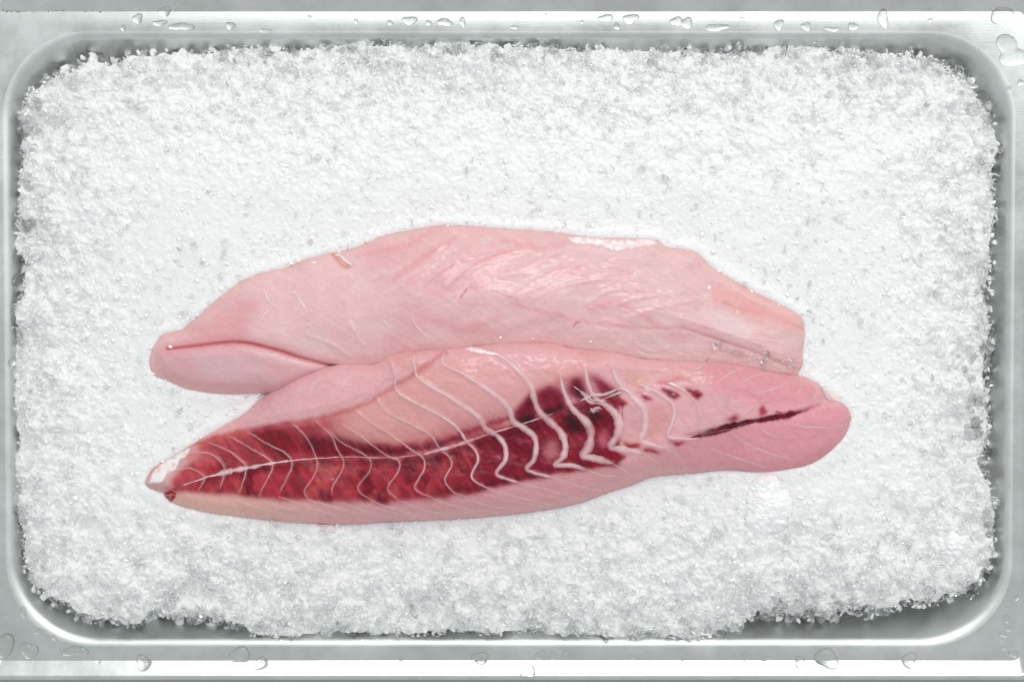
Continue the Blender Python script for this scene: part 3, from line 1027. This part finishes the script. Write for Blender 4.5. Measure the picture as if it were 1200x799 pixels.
def patch(name, poly, Z, C, parent, thick=0.5, res=1.0, seed=0, rag=1.6, white=(248, 240, 239), alpha=1.1, fade=2.6):
    """thin irregular sheet lying on the surface, thickest in the middle"""
    poly = np.array(poly, float)
    x0, y0 = poly.min(0) - 3
    x1, y1 = poly.max(0) + 3
    X, Y = np.meshgrid(np.arange(x0, x1, res), np.arange(y0, y1, res))
    Xw = X + rag * fbm(X / 4, Y / 4, 3, 201 + seed)
    Yw = Y + rag * fbm(X / 4, Y / 4, 3, 301 + seed)
    d = np.where(inside(poly, Xw, Yw), polydist(poly, Xw, Yw), -1)
    h = np.where(d >= 0, thick * (0.35 + 0.65 * smooth01(d / 4)) * (1 + .5 * fbm(X / 5, Y / 5, 2, seed)), -0.25)
    z = samp(Z, X, Y) + MM * h
    V = np.stack(P(X, Y, z), -1).reshape(-1, 3)
    I = np.arange(X.size).reshape(X.shape)
    F = np.stack([I[:-1, :-1], I[1:, :-1], I[1:, 1:], I[:-1, 1:]], -1).reshape(-1, 4)
    keep = (d.reshape(-1)[F] >= 0).any(1)
    F = F[keep]
    used = np.unique(F)
    remap = np.full(len(V), -1)
    remap[used] = np.arange(len(used))
    o = mesh_obj(name, V[used], remap[F], M_STRAND, parent)
    f = (smooth01(d / fade) * np.clip(alpha * (0.85 + 0.7 * fbm(X / 6, Y / 4, 3, 400 + seed)), 0.1, 1))[..., None]
    col = (samp(C, X, Y) * (1 - f) + srgb(white) * f).reshape(-1, 3)[used]
    at = o.data.attributes.new('pigment', 'FLOAT_COLOR', 'POINT')
    at.data.foreach_set('color', np.hstack([col, np.ones((len(col), 1))]).astype(np.float32).ravel())
    return o


ax_, ay_, _ = P(560, 380, 0.004)
bx_, by_, _ = P(580, 520, 0.004)
filA = empty('fish_fillet', (float(ax_), float(ay_), 0.004), 'pale pink skinless fish fillet lying behind the fillet with the dark red bloodline', 'fish fillet', 'raw fish fillets on the ice')
filB = empty('fish_fillet', (float(bx_), float(by_), 0.004), 'pink fish fillet with dark red bloodline and white zigzag membranes', 'fish fillet', 'raw fish fillets on the ice')
fleshA = fillet_mesh('flesh', A_t, A_b, ZA, CA, filA)
fleshB = fillet_mesh('flesh', B_t, B_b, ZB, CB, filB)
patch('membrane_patch', [(660, 277), (690, 276), (720, 280), (766, 279), (772, 287), (745, 291), (722, 296), (700, 288), (672, 286)], ZA, CA, filA, 0.55, .8, 3, 2.5, (250, 244, 243), 1.0, 4.5)
ribbon('flesh_shred', [(391, 301), (397, 299), (404, 305), (411, 311), (407, 314)], [1.4, 2.2, 0.8], ZA, CA, filA, 0.8, white=(246, 232, 228))
for i, f in enumerate([[(308, 335), (312, 345), (316, 353), (330, 362)], [(305, 378), (310, 368), (318, 362)], [(345, 342), (352, 352), (362, 368)], [(448, 372), (452, 378), (460, 386)], [(483, 360), (485, 376), (495, 390), (512, 400)]]):
    ribbon('septum', f, [0.4, 0.9, 0.4], ZA, CA, filA, 0.12, seed=40 + i, white=(248, 228, 228), alpha=0.8)
for i, (pts, w) in enumerate(SEPTA):
    w = [q * (0.55 if w[1] < 2 else 0.70 if w[1] < 3 else 0.95) for q in w]
    ribbon('septum', pts, [w[0], w[0] * .6 + w[1] * .4, w[1], w[1] * .9, w[2]] if w[1] > w[0] else w, ZB, CB, filB, 0.05, seed=i, alpha=0.9 if w[1] > 1.2 else 0.62)
for i, f in enumerate(FINE):
    ribbon('septum', f, [0.4, 0.75, 0.3], ZB, CB, filB, 0.06, seed=60 + i, alpha=0.5)
ribbon('spine_seam', CENTER[1:7], [0.4, 1.0, 2.4, 1.6, 1.2, 0.9, 0.5], ZB, CB, filB, 0.2, wob=1.1, seed=5, white=(238, 216, 218))
ribbon('spine_seam', CENTER[6:9], [0.5, 0.6, 0.5], ZB, CB, filB, 0.1, wob=0.8, seed=6, alpha=0.6)
ribbon('spine_seam', CENTER[8:12] + [(650, 484)], [1.2, 1.9, 0.8, 0.6], ZB, CB, filB, 0.15, wob=0.9, seed=7, alpha=0.8)
for i, pts in enumerate([[(672, 452), (684, 462), (690, 470), (706, 474), (722, 480)], [(680, 470), (694, 463), (708, 462), (724, 456)], [(690, 482), (700, 478), (706, 480)], [(684, 458), (694, 468), (712, 470)],
                         [(716, 458), (728, 455), (738, 460), (748, 468)], [(700, 470), (716, 464), (730, 459)]]):
    ribbon('membrane_shred', pts, [0.8, 2.0, 0.7], ZB, CB, filB, 0.35, wob=1.0, seed=90 + i, white=(226, 204, 206), alpha=0.85)
patch('membrane_patch', [(172, 568), (180, 549), (196, 538), (212, 528), (226, 523), (222, 532), (210, 541), (207, 551), (196, 556), (190, 566)], ZB, CB, filB, 0.5, .8, 5)
patch('membrane_patch', c2([(890, 300), (925, 306), (935, 316), (900, 320)]), ZB, CB, filB, 0.5, .6, 8)
patch('membrane_patch', c4([(690, 155), (730, 150), (760, 175), (800, 200), (750, 195), (710, 178)]), ZB, CB, filB, 0.4, .6, 14)
patch('membrane_patch', c4([(530, 190), (580, 198), (600, 225), (560, 222)]), ZB, CB, filB, 0.4, .6, 12)
patch('membrane_patch', c2([(430, 84), (480, 78), (560, 100), (590, 118), (540, 112), (470, 102)]), ZB, CB, filB, 0.5, .6, 15)
patch('blood_clot', [(192, 577), (199, 574), (207, 576), (206, 583), (201, 588), (195, 585)], ZB, CB, filB, 1.1, .6, 21, 1.0, (160, 8, 26), 1.4, 1.0)
ribbon('flesh_shred', c3([(405, 195), (430, 188), (455, 170), (475, 142)]), [0.7, 1.1, 0.7, 0.3], np.where(SB > 0, np.maximum(ZA, ZB), ZA + 0.0004), CB, filB, 0.7, seed=81)

# ------------------------------------------------------------------ ice bed
FISH_Z = np.where(SB > 0, ZB, np.where(SA > 0, ZA, -1))
FISH_S = np.maximum(SA, SB)


def fish_sd(px, py):
    px = np.asarray(px, float)
    py = np.asarray(py, float)
    ins = (px > CX0) & (px < CX1 - 1) & (py > CY0) & (py < CY1 - 1)
    return np.where(ins, samp(FISH_S, px, py), -40.0)


def ice_surface(px, py):
    base = ice_level(px, py)
    rough = np.clip(1.0 - np.minimum(np.minimum(px - 20, 1165 - px), np.minimum((py - 55) * 0.8, 742 - py)) / 190.0, 0.16, 1.0)
    rough = rough * (1.0 + 0.7 * smooth01((py - 540) / 60))
    relief = (3.2 * fbm(px / 62, py / 62, 3, 401) + 2.8 * fbm(px / 24, py / 24, 3, 403) + 0.9 * fbm(px / 8, py / 8, 2, 405)) * rough
    s = fish_sd(px, py)
    near = smooth01((-s) / 26)
    relief = relief * (0.30 + 0.70 * near)
    z = base + MM * relief
    z += MM * 1.0 * np.exp(-((s + 4) / 7.0) ** 2)        # little bank against the fillets
    z = np.where(s > 4, np.minimum(z, ice_level(px, py) - MM * np.clip((s - 4) * .35, 0, 3.0)), z)
    d = polydist(ICE_POLY[::2], px, py)
    d = np.where(inside(ICE_POLY[::2], px, py), d, -d)
    d = d + 9 * fbm(px / 26, py / 26, 3, 421) + 6          # ragged outline
    fall = np.clip(1 - d / 22.0, 0, 2.2)
    z -= MM * (3.4 * fall ** 2)
    return z, d


def ico():
    t = (1 + 5 ** .5) / 2
    v = np.array([(-1, t, 0), (1, t, 0), (-1, -t, 0), (1, -t, 0), (0, -1, t), (0, 1, t), (0, -1, -t), (0, 1, -t), (t, 0, -1), (t, 0, 1), (-t, 0, -1), (-t, 0, 1)], float)
    v /= np.linalg.norm(v, axis=1)[:, None]
    f = np.array([(0, 11, 5), (0, 5, 1), (0, 1, 7), (0, 7, 10), (0, 10, 11), (1, 5, 9), (5, 11, 4), (11, 10, 2), (10, 7, 6), (7, 1, 8), (3, 9, 4), (3, 4, 2), (3, 2, 6), (3, 6, 8), (3, 8, 9), (4, 9, 5), (2, 4, 11), (6, 2, 10), (8, 6, 7), (9, 8, 1)])
    return v, f


def add_crystals(Z, x0, y0, res, cx, cy, r, sink, rng, dome=False):
    """press faceted crystals (or rounded lumps) of radius r px into height map Z (m), in place"""
    H_, W_ = Z.shape
    order = np.argsort(r)
    base = Z.copy()
    for chunk in np.array_split(order, max(1, len(order) // 4000)):
        R_ = r[chunk]
        k = int(np.ceil(R_.max() * 1.25 / res)) + 1
        off = np.arange(-k, k + 1)
        ix = np.round((cx[chunk] - x0) / res).astype(int)
        iy = np.round((cy[chunk] - y0) / res).astype(int)
        JX = ix[:, None, None] + off[None, None, :] + 0 * off[None, :, None]
        JY = iy[:, None, None] + off[None, :, None] + 0 * off[None, None, :]
        dx = (x0 + JX * res - cx[chunk][:, None, None]) / R_[:, None, None]
        dy = (y0 + JY * res - cy[chunk][:, None, None]) / R_[:, None, None]
        n_ = len(chunk)
        if dome:
            q = dx * dx + dy * dy + 0.22 * fbm(dx * 1.7 + (cx[chunk] * .37)[:, None, None], dy * 1.7 + (cy[chunk] * .53)[:, None, None], 2, 77)
            h = np.sqrt(np.clip(1 - q, 0, 1)) - 0.25
            bad = q > 0.96
        else:
            g = rng.uniform(-.42, .42, (n_, 2))
            h = 0.55 + g[:, 0, None, None] * dx + g[:, 1, None, None] * dy
            a0 = rng.uniform(0, 6.28, n_)
            ns = 5
            for f in range(ns):
                a = a0 + f * 6.283 / ns + rng.uniform(-.4, .4, n_)
                sl = rng.uniform(.7, 2.4, n_)
                cc = rng.uniform(.55, 1.25, n_) * np.maximum(sl * .75, .8)
                h = np.minimum(h, cc[:, None, None] - sl[:, None, None] * (np.cos(a)[:, None, None] * dx + np.sin(a)[:, None, None] * dy))
            bad = h < -0.7
        ok = (~bad) & (JX >= 0) & (JX < W_) & (JY >= 0) & (JY < H_)
        ic = np.clip(iy, 0, H_ - 1), np.clip(ix, 0, W_ - 1)
        zc = base[ic][:, None, None] - sink * R_[:, None, None] * 0.43 * MM
        z_ = zc + h * R_[:, None, None] * 0.43 * MM
        np.maximum.at(Z, (JY[ok], JX[ok]), z_[ok])


res = 1.15
bxs = np.arange(-2, 1196, res)
bys = np.arange(34, 764, res)
BX, BY = np.meshgrid(bxs, bys)
BZ, BD = ice_surface(BX, BY)
BASE = BZ.copy()


def scatter(n, r_of):
    cx = RNG.uniform(2, 1190, n)
    cy = RNG.uniform(38, 760, n)
    ix = np.clip(((cx - bxs[0]) / res).astype(int), 0, len(bxs) - 1)
    iy = np.clip(((cy - bys[0]) / res).astype(int), 0, len(bys) - 1)
    d = BD[iy, ix]
    s_ = fish_sd(cx, cy)
    rim = np.clip(1 - np.minimum(np.minimum(cx - 20, 1165 - cx), np.minimum((cy - 55), (742 - cy) * .7)) / 190.0, 0.0, 1.0)
    rr = r_of(n, rim, cy)
    ok = (RNG.uniform(0, 1, n) < (0.4 if rr.mean() > 4 else 0.9) + 1.2 * rim + 0.3 * (cy > 590)) & (d > 2) & (s_ < -rr * 0.6 + 2)
    return cx[ok], cy[ok], rr[ok]


# rounded lumps, then three sizes of crystals
cx, cy, rr = scatter(420, lambda n, rim, cy: RNG.uniform(12, 26, n) * (0.35 + 0.75 * rim) * np.where(cy > 560, 1.15, 1.0))
add_crystals(BZ, bxs[0], bys[0], res, cx, cy, rr, 0.52, RNG, dome=True)
cx, cy, rr = scatter(1500, lambda n, rim, cy: RNG.uniform(7, 13, n) * (0.6 + 0.9 * rim) * np.where(cy > 560, 1.2, 1.0))
add_crystals(BZ, bxs[0], bys[0], res, cx, cy, rr, 0.42, RNG, dome=True)
cx, cy, rr = scatter(9000, lambda n, rim, cy: 4.6 * np.exp(RNG.normal(0, .35, n)) * (0.6 + 0.9 * rim))
add_crystals(BZ, bxs[0], bys[0], res, cx, cy, rr, 0.36, RNG)
cx, cy, rr = scatter(50000, lambda n, rim, cy: 2.3 * np.exp(RNG.normal(0, .35, n)) * (0.75 + 0.6 * rim))
add_crystals(BZ, bxs[0], bys[0], res, cx, cy, rr, 0.10, RNG)
cx, cy, rr = scatter(70000, lambda n, rim, cy: 1.9 * np.exp(RNG.normal(0, .3, n)))
add_crystals(BZ, bxs[0], bys[0], res, cx, cy, rr, 0.0, RNG)
RIM = np.clip(1 - np.minimum(np.minimum(BX - 20, 1165 - BX), np.minimum((BY - 55), (742 - BY) * .8)) / 170.0, 0.0, 1.0)
BZ = BASE + (BZ - BASE) * (0.42 + 0.58 * smooth01(RIM * 1.3))          # finely crushed and packed flat in the middle, coarse at the rim
V = np.stack(P(BX, BY, BZ), -1).reshape(-1, 3)
I = np.arange(BX.size).reshape(BX.shape)
F = np.stack([I[:-1, :-1], I[1:, :-1], I[1:, 1:], I[:-1, 1:]], -1).reshape(-1, 4)
keep = (BD.reshape(-1)[F] > 3).all(1)
F = F[keep]
used = np.unique(F)
remap = np.full(len(V), -1)
remap[used] = np.arange(len(used))
F = remap[F]
V = V[used]
# close the bed: skirt straight down into the tray
e = np.vstack([F[:, [0, 1]], F[:, [1, 2]], F[:, [2, 3]], F[:, [3, 0]]])
key = e[:, 0].astype(np.int64) * len(V) + e[:, 1]
rkey = e[:, 1].astype(np.int64) * len(V) + e[:, 0]
be = e[~np.isin(key, rkey)]
bv = np.unique(be)
low = V[bv].copy()
low[:, :2] *= 0.955
low[:, 2] = TRAY_Z + 0.0015
mp_ = np.full(len(V), -1)
mp_[bv] = len(V) + np.arange(len(bv))
SK = np.stack([be[:, 1], be[:, 0], mp_[be[:, 0]], mp_[be[:, 1]]], -1)
bed = mesh_obj('crushed_ice', np.vstack([V, low]), np.vstack([F, SK]), M_BED)
tag(bed, 'white crushed ice heaped in the steel tray under the fish fillets', 'ice', kind='stuff')

ICO_V, ICO_F = ico()
PROTO = []
for k in range(30):
    s_ = np.array([1.0, RNG.uniform(.55, .95), RNG.uniform(.3, .75)])
    v = ICO_V * (1 + RNG.uniform(-.32, .32, (12, 1))) * s_ + RNG.uniform(-.12, .12, (12, 3))
    # flatten against one or two random cutting planes -> facets
    for _ in range(2):
        nrm = RNG.normal(size=3)
        nrm /= np.linalg.norm(nrm)
        dd = v @ nrm
        c_ = RNG.uniform(.35, .6)
        v = v - np.outer(np.maximum(dd - c_, 0), nrm)
    PROTO.append(v)
PROTO = np.array(PROTO)


def rot_mats(n, flat=0.0):
    q = RNG.normal(size=(n, 4))
    q[:, 0] += flat * 3
    q /= np.linalg.norm(q, axis=1)[:, None]
    w, x, y, z = q.T
    return np.stack([np.stack([1 - 2 * (y * y + z * z), 2 * (x * y - z * w), 2 * (x * z + y * w)], -1),
                     np.stack([2 * (x * y + z * w), 1 - 2 * (x * x + z * z), 2 * (y * z - x * w)], -1),
                     np.stack([2 * (x * z - y * w), 2 * (y * z + x * w), 1 - 2 * (x * x + y * y)], -1)], 1)


def chips(name, px, py, z, r, mat, flat, label, thin=1.0):
    n = len(px)
    x, y, z = P(px, py, z)
    R_ = rot_mats(n, flat)
    vv = np.einsum('nij,nkj->nki', R_, (PROTO * np.array([1, 1, thin]))[RNG.integers(0, len(PROTO), n)]) * (r * MM)[:, None, None] + np.stack([x, y, z], -1)[:, None, :]
    ff = (ICO_F[None] + (np.arange(n) * 12)[:, None, None]).reshape(-1, 3)
    o = mesh_obj(name, vv.reshape(-1, 3), ff, mat, smooth=False)
    tag(o, label, 'ice', kind='stuff')
    return o


CLUMPS = [(900, 592, 24, 34), (1118, 640, 18, 17)]


def clump_q(px, py):
    return np.min([np.hypot((px - a) / c, (py - b) / d) for a, b, c, d in CLUMPS], axis=0)


BM = BZ.copy()                                        # highest ice within a granule's footprint
for sh in range(-3, 4):
    BM = np.maximum(BM, np.roll(BZ, sh, 0))
for sh in (-3, -2, -1, 1, 2, 3):
    BM = np.maximum(BM, np.roll(BM, sh, 1)) if abs(sh) == 1 else np.maximum(BM, np.roll(BZ, sh, 1))


def bed_at(px, py, top=False):
    G = BM if top else BZ
    return G[np.clip(((py - bys[0]) / res).round().astype(int), 0, len(bys) - 1), np.clip(((px - bxs[0]) / res).round().astype(int), 0, len(bxs) - 1)]


# white grains half bedded in the surface, clear flakes resting on top of it
cell = 7.4
for kind in (0, 1):
    JX, JY = np.meshgrid(np.arange(8, 1184, cell), np.arange(44, 756, cell))
    px = (JX + RNG.uniform(-.36, .36, JX.shape) * cell).ravel()
    py = (JY + RNG.uniform(-.36, .36, JX.shape) * cell).ravel()
    zb, dd = ice_surface(px, py)
    sd = fish_sd(px, py)
    r = np.clip(1.25 * np.exp(RNG.normal(0, 0.34, len(px))), 0.6, 2.2)
    r *= 0.8 if kind == 0 else 1.0 + 0.25 * np.clip(1 - dd / 70, 0, 1)
    keep_p = 0.34 + 0.4 * np.clip(1 - dd / 120, 0, 1) if kind == 0 else 0.09 + 0.66 * np.clip(1 - dd / 95, 0, 1) + 0.12 * smooth01((py - 560) / 60)
    ok = (dd > 1) & (sd < (3.2 if kind == 0 else 2.0 - (r / .43).mean() * 1.05)) & (RNG.uniform(0, 1, len(px)) < keep_p) & (clump_q(px, py) > 1.1)
    px, py, r = px[ok], py[ok], r[ok]
    if kind == 0:
        chips('ice_granules', px, py, bed_at(px, py) + MM * r * RNG.uniform(-.25, .25, len(r)), r, M_GRAN, 0.4, 'loose white granules lying on the crushed ice')
    else:
        chips('clear_ice_granules', px, py, bed_at(px, py, True) + MM * (r * 0.62 + 0.15), r * 1.25, M_CLEAR, 0.8, 'loose clear flakes lying on the crushed ice', 0.55)
# clear wet chips: thin over the heap, thick along its broken edge
n = 15000
px = RNG.uniform(8, 1180, n)
py = RNG.uniform(44, 752, n)
zb, dd = ice_surface(px, py)
sd = fish_sd(px, py)
r = np.clip(1.15 * np.exp(RNG.normal(0, 0.4, n)), 0.6, 3.0)
prob = 0.9 * np.clip(1 - dd / 26, 0, 1)
ok = (dd > -1) & (sd < -(r / .43) * 1.0) & (RNG.uniform(0, 1, n) < prob)
px, py, zb, r, dd = px[ok], py[ok], zb[ok], r[ok], dd[ok]
chips('clear_ice_chips', px, py, zb + MM * r * RNG.uniform(.1, .7, len(r)), r, M_CLEAR, 0.4, 'clear wet chips of ice strewn over the white crushed ice')
# sides of the heap, down towards the wall
n = 60000
px = RNG.uniform(8, 1180, n)
py = RNG.uniform(40, 754, n)
ring = (px < 70) | (px > 1110) | (py < 110) | (py > 680)
px, py = px[ring], py[ring]
zb, dd = ice_surface(px, py)
ok = (dd > -5) & (dd < 9)
px, py, zb, dd = px[ok], py[ok], zb[ok], dd[ok]
r = np.clip(1.6 * np.exp(RNG.normal(0, 0.42, len(px))), 0.6, 3.8)
zz = zb - MM * RNG.uniform(0, 1, len(px)) ** 1.5 * 11
half = RNG.uniform(0, 1, len(px)) < 0.55
chips('side_ice', px[half], py[half], zz[half], r[half], M_SHARD, 0.1, 'white crushed ice forming the ragged sides of the heap')
chips('clear_side_ice', px[~half], py[~half], zz[~half], r[~half] * 1.1, M_CLEAR, 0.1, 'clear jagged ice along the ragged sides of the heap')

# ------------------------------------------------------------------ larger clear shards along the edge of the bed
perim = catmull(ICE_EDGE, 2, closed=True)
SH_PROTO = []
for k in range(14):
    v = PROTO[k].copy()
    v[:, 2] *= 0.6
    me = bpy.data.meshes.new('ice_shard')
    me.from_pydata([tuple(a * MM) for a in v], [], [tuple(int(i) for i in f) for f in ICO_F])
    me.materials.append(M_CLEAR)
    SH_PROTO.append(me)


def shard(px, py, size, dz=0.0, rot=None):
    z0 = float(ice_surface(np.array([px]), np.array([py]))[0][0])
    x, y, z = P(px, py, max(z0, -0.016) + dz)
    o = bpy.data.objects.new('ice_shard', random.choice(SH_PROTO))
    COL.objects.link(o)
    o.location = (float(x), float(y), float(z))
    o.rotation_euler = rot or (random.uniform(-.9, .9), random.uniform(-.9, .9), random.uniform(0, 6.28))
    o.scale = (size, size * random.uniform(.7, 1.1), size * random.uniform(.7, 1.2))
    side = ('along the straight side behind the pale fillet' if py < 110 else 'along the straight side facing the bloodline fillet' if py > 690
            else 'along the short side nearest the pointed fillet tips' if px < 600 else 'along the short side nearest the blunt fillet ends')
    tag(o, 'clear jagged shard at the ice edge ' + side, 'ice shard', 'clear ice shards ' + side)
    return o


cen = np.array([595, 400])
for k in range(170):
    p = perim[random.randrange(len(perim))]
    dirn = (cen - p) / np.linalg.norm(cen - p)
    q = p + dirn * random.uniform(-3, 12)
    shard(q[0], q[1], random.choice([2.4, 3.2, 4.2, 5.4, 6.4]), random.uniform(0.5, 2.0) * MM)
for (a, b2, s_) in [(593, 46, 3.2), (586, 42, 2.2), (637, 48, 4.0), (560, 50, 4.5), (1122, 82, 4.2), (1158, 128, 4.6), (1174, 163, 4.6), (1168, 195, 4.0), (1172, 215, 4.2),
                    (1168, 268, 3.2), (1160, 420, 5.0), (1158, 405, 3.6), (1150, 692, 4.2), (1142, 700, 3.2), (318, 747, 3.6), (330, 744, 3.0), (582, 748, 3.4), (694, 748, 3.6), (8, 606, 3.8), (4, 614, 3.0), (2, 604, 2.2),
                    (20, 170, 4.0), (16, 440, 3.8), (155, 72, 4.6), (225, 62, 4.4), (315, 60, 3.4), (347, 62, 3.6), (380, 60, 4.4), (1070, 76, 4.2), (1095, 78, 3.8)]:
    shard(a, b2, s_, 1.5 * MM)

# ------------------------------------------------------------------ ice clumps that stand proud of the bed
def clump(px, py, rx, ry, label, seed):
    rr = np.random.default_rng(seed)
    rs = 0.9
    x0, y0 = px - rx * 1.5, py - ry * 1.5
    X, Y = np.meshgrid(np.arange(x0, px + rx * 1.5, rs), np.arange(y0, py + ry * 1.5, rs))
    ang = np.arctan2((Y - py) / ry, (X - px) / rx)
    q = np.hypot((X - px) / rx, (Y - py) / ry) / (1 + .13 * np.sin(ang * 3 + seed) + .08 * np.sin(ang * 5 + 2 * seed)) + .10 * fbm(X / 7, Y / 7, 3, 500 + seed)
    z0 = float(ice_surface(np.array([px]), np.array([py]))[0][0])
    Z = blur(bed_at(X, Y), 3) + MM * (4.2 * np.clip(1 - np.abs(q) ** 2.2, 0, 1) + 0.9 * fbm(X / 12, Y / 12, 3, 510 + seed)) * (q < 1.05) - MM * 9 * np.clip(q - 1, 0, 1)
    n_ = int(rx * ry * 0.7)
    a = rr.uniform(0, 2 * np.pi, n_)
    t = np.sqrt(rr.uniform(0, .95, n_))
    add_crystals(Z, x0, y0, rs, px + rx * t * np.cos(a), py + ry * t * np.sin(a), 2.6 * np.exp(rr.normal(0, .35, n_)), .2, rr)
    V = np.stack(P(X, Y, Z), -1).reshape(-1, 3)
    I = np.arange(X.size).reshape(X.shape)
    F = np.stack([I[:-1, :-1], I[1:, :-1], I[1:, 1:], I[:-1, 1:]], -1).reshape(-1, 4)
    F = F[(q.reshape(-1)[F] < 1.3).all(1)]
    used = np.unique(F)
    remap = np.full(len(V), -1)
    remap[used] = np.arange(len(used))
    c0 = P(px, py, z0)
    o = mesh_obj('ice_clump', V[used], remap[F], M_GRAN, loc=tuple(float(t_) for t_ in c0))
    tag(o, label, 'ice clump', 'frozen clumps standing on the ice bed')


clump(900, 592, 24, 34, 'white frozen ice clump just below the blunt end of the bloodline fillet', 1)
clump(1118, 640, 18, 17, 'bright ice clump near the rounded tray corner below the fillet tails', 2)

# ------------------------------------------------------------------ ice flecks lying on the fish
def fleck(px, py, size, label):
    z0 = float(samp(FISH_Z, px, py))
    x, y, z = P(px, py, z0 + size * (0.6 if 'seam' in label else 0.25) * MM)
    o = bpy.data.objects.new('ice_fleck', random.choice(SH_PROTO).copy())
    o.data.materials.clear()
    o.data.materials.append(M_CLEAR if 'seam' in label else M_SHARD)
    COL.objects.link(o)
    o.location = (float(x), float(y), float(z))
    o.rotation_euler = (random.uniform(-.5, .5), random.uniform(-.5, .5), random.uniform(0, 6.28))
    o.scale = (size, size, size)
    tag(o, label, 'ice fleck', 'ice flecks on the pale fillet')


for a, b2, s_ in [(586, 395, 1.0), (625, 397, .9), (692, 400, 1.1), (831, 337, 1.3), (345, 342, .6), (200, 406, 1.1), (368, 308, 1.2)]:
    fleck(a, b2, s_, 'single tiny white ice fleck lying on the pale pink fillet')
for k in range(16):
    t = k / 15
    a = 838 + 92 * t + random.uniform(-3, 3)
    b2 = 404 + 30 * t + random.uniform(-7, 4)
    fleck(a, b2, random.choice([.7, .9, 1.2, 1.6, 2.4, 2.8]), 'small wet ice bit in the row along the lower seam of the pale fillet')

# ------------------------------------------------------------------ water drops on the rim
dg = bpy.context.evaluated_depsgraph_get()
tv, tf = [], []
for ch in tray.children:
    if ch.name.startswith('stain'):
        continue
    base = len(tv)
    tv += [tuple(v.co + tray.location) for v in ch.data.vertices]
    tf += [tuple(i + base for i in p.vertices) for p in ch.data.polygons]
BVH = BVHTree.FromPolygons(tv, tf)


def drop(px, py, w, h, label, group, seed, lobes=0.22, hgt=0.22):
    rr = random.Random(seed)
    x, y, _ = P(px, py, 0.001)
    hit = BVH.ray_cast(Vector((float(x), float(y), 0.2)), Vector((0, 0, -1)))
    if hit[0] is None:
        return
    c0 = hit[0]
    k1, k2 = rr.uniform(0, 6.28), rr.uniform(0, 6.28)
    nr, na = 9, 30
    mm_px = 0.43
    RXm, RYm = w * .5 * mm_px * MM, h * .5 * mm_px * MM
    H_ = min(RXm, RYm) * 2 * hgt
    vs, fs = [], []
    for i in range(nr):
        t = i / (nr - 1)
        rad = math.sin(t * math.pi / 2)
        hh = H_ * (math.cos(t * math.pi / 2) ** 0.8)
        for j in range(na):
            a = 2 * math.pi * j / na
            q = rad * (1 + lobes * math.sin(2 * a + k1) * .6 + lobes * math.sin(3 * a + k2) * .5)
            X, Y = c0.x + RXm * q * math.cos(a), c0.y + RYm * q * math.sin(a)
            hz = BVH.ray_cast(Vector((X, Y, 0.2)), Vector((0, 0, -1)))
            zz = hz[0].z if hz[0] is not None else c0.z
            vs.append((X, Y, zz + hh + (0.00003 if t > .99 else 0)))
    for i in range(nr - 1):
        for j in range(na):
            a_, b_ = i * na + j, i * na + (j + 1) % na
            fs.append((a_, a_ + na, b_ + na, b_))
    o = mesh_obj('water_drop', vs, fs, M_WATER, loc=tuple(c0))
    tag(o, label, 'water drop', group)


FAR = [(161, 22, 13, 11), (193, 14, 13, 12), (187, 27, 17, 7), (213, 31, 27, 10), (270, 30, 10, 10), (215, 3, 9, 8), (144, 33, 7, 6), (311, 36, 13, 6), (480, 24, 16, 11), (457, 27, 7, 6), (502, 27, 8, 6), (521, 26, 17, 9),
       (542, 26, 7, 12), (603, 32, 9, 5), (710, 21, 16, 9), (739, 22, 19, 11), (723, 31, 7, 9), (687, 5, 6, 5), (793, 25, 14, 12), (417, 25, 5, 5), (682, 26, 4, 4), (805, 27, 12, 15), (840, 32, 28, 8), (913, 29, 12, 12), (945, 31, 13, 9),
       (975, 34, 16, 6), (1000, 31, 14, 8), (1035, 22, 14, 20), (362, 20, 5, 4), (640, 18, 5, 4), (870, 22, 5, 4), (1090, 24, 5, 5)]
for i, (a, b2, w, h) in enumerate(FAR):
    drop(a, b2, w, h, 'clear water drop beaded on the tray rim along the straight side behind the pale fillet', 'water drops along the far rim', i)
NEAR = [(88, 763, 28, 12), (168, 776, 18, 17), (281, 767, 22, 20), (306, 777, 16, 14), (115, 775, 6, 5), (393, 777, 10, 4), (563, 771, 22, 13), (618, 784, 18, 17), (633, 768, 10, 12), (648, 768, 7, 12), (663, 768, 10, 12),
        (937, 775, 13, 12), (969, 771, 27, 24), (1066, 773, 17, 19), (873, 769, 7, 12), (897, 772, 12, 5), (1117, 784, 5, 4), (742, 770, 8, 8), (800, 772, 6, 5), (470, 772, 6, 5), (355, 765, 5, 4), (1010, 781, 5, 5)]
for i, (a, b2, w, h) in enumerate(NEAR):
    drop(a, b2, w, h, 'clear water drop beaded on the tray rim along the side facing the bloodline fillet', 'water drops along the near rim', 100 + i)
CORN = [(1174, 18, 26, 19), (1196, 97, 7, 8), (1183, 105, 7, 7), (3, 757, 26, 30), (34, 762, 20, 20), (27, 717, 7, 13), (47, 740, 15, 6), (63, 747, 6, 6), (1188, 766, 10, 9), (1180, 725, 7, 9), (1176, 743, 9, 7), (1177, 759, 6, 5), (1182, 737, 6, 6), (1192, 700, 6, 7)]
for i, (a, b2, w, h) in enumerate(CORN):
    drop(a, b2, w, h, 'clear water drop on the broad flat corner of the tray rim', 'water drops on the rim corners', 200 + i)
drop(1186, 62, 40, 30, 'wide flat irregular water puddle on a tray rim corner', None, 300, lobes=0.5, hgt=0.07)
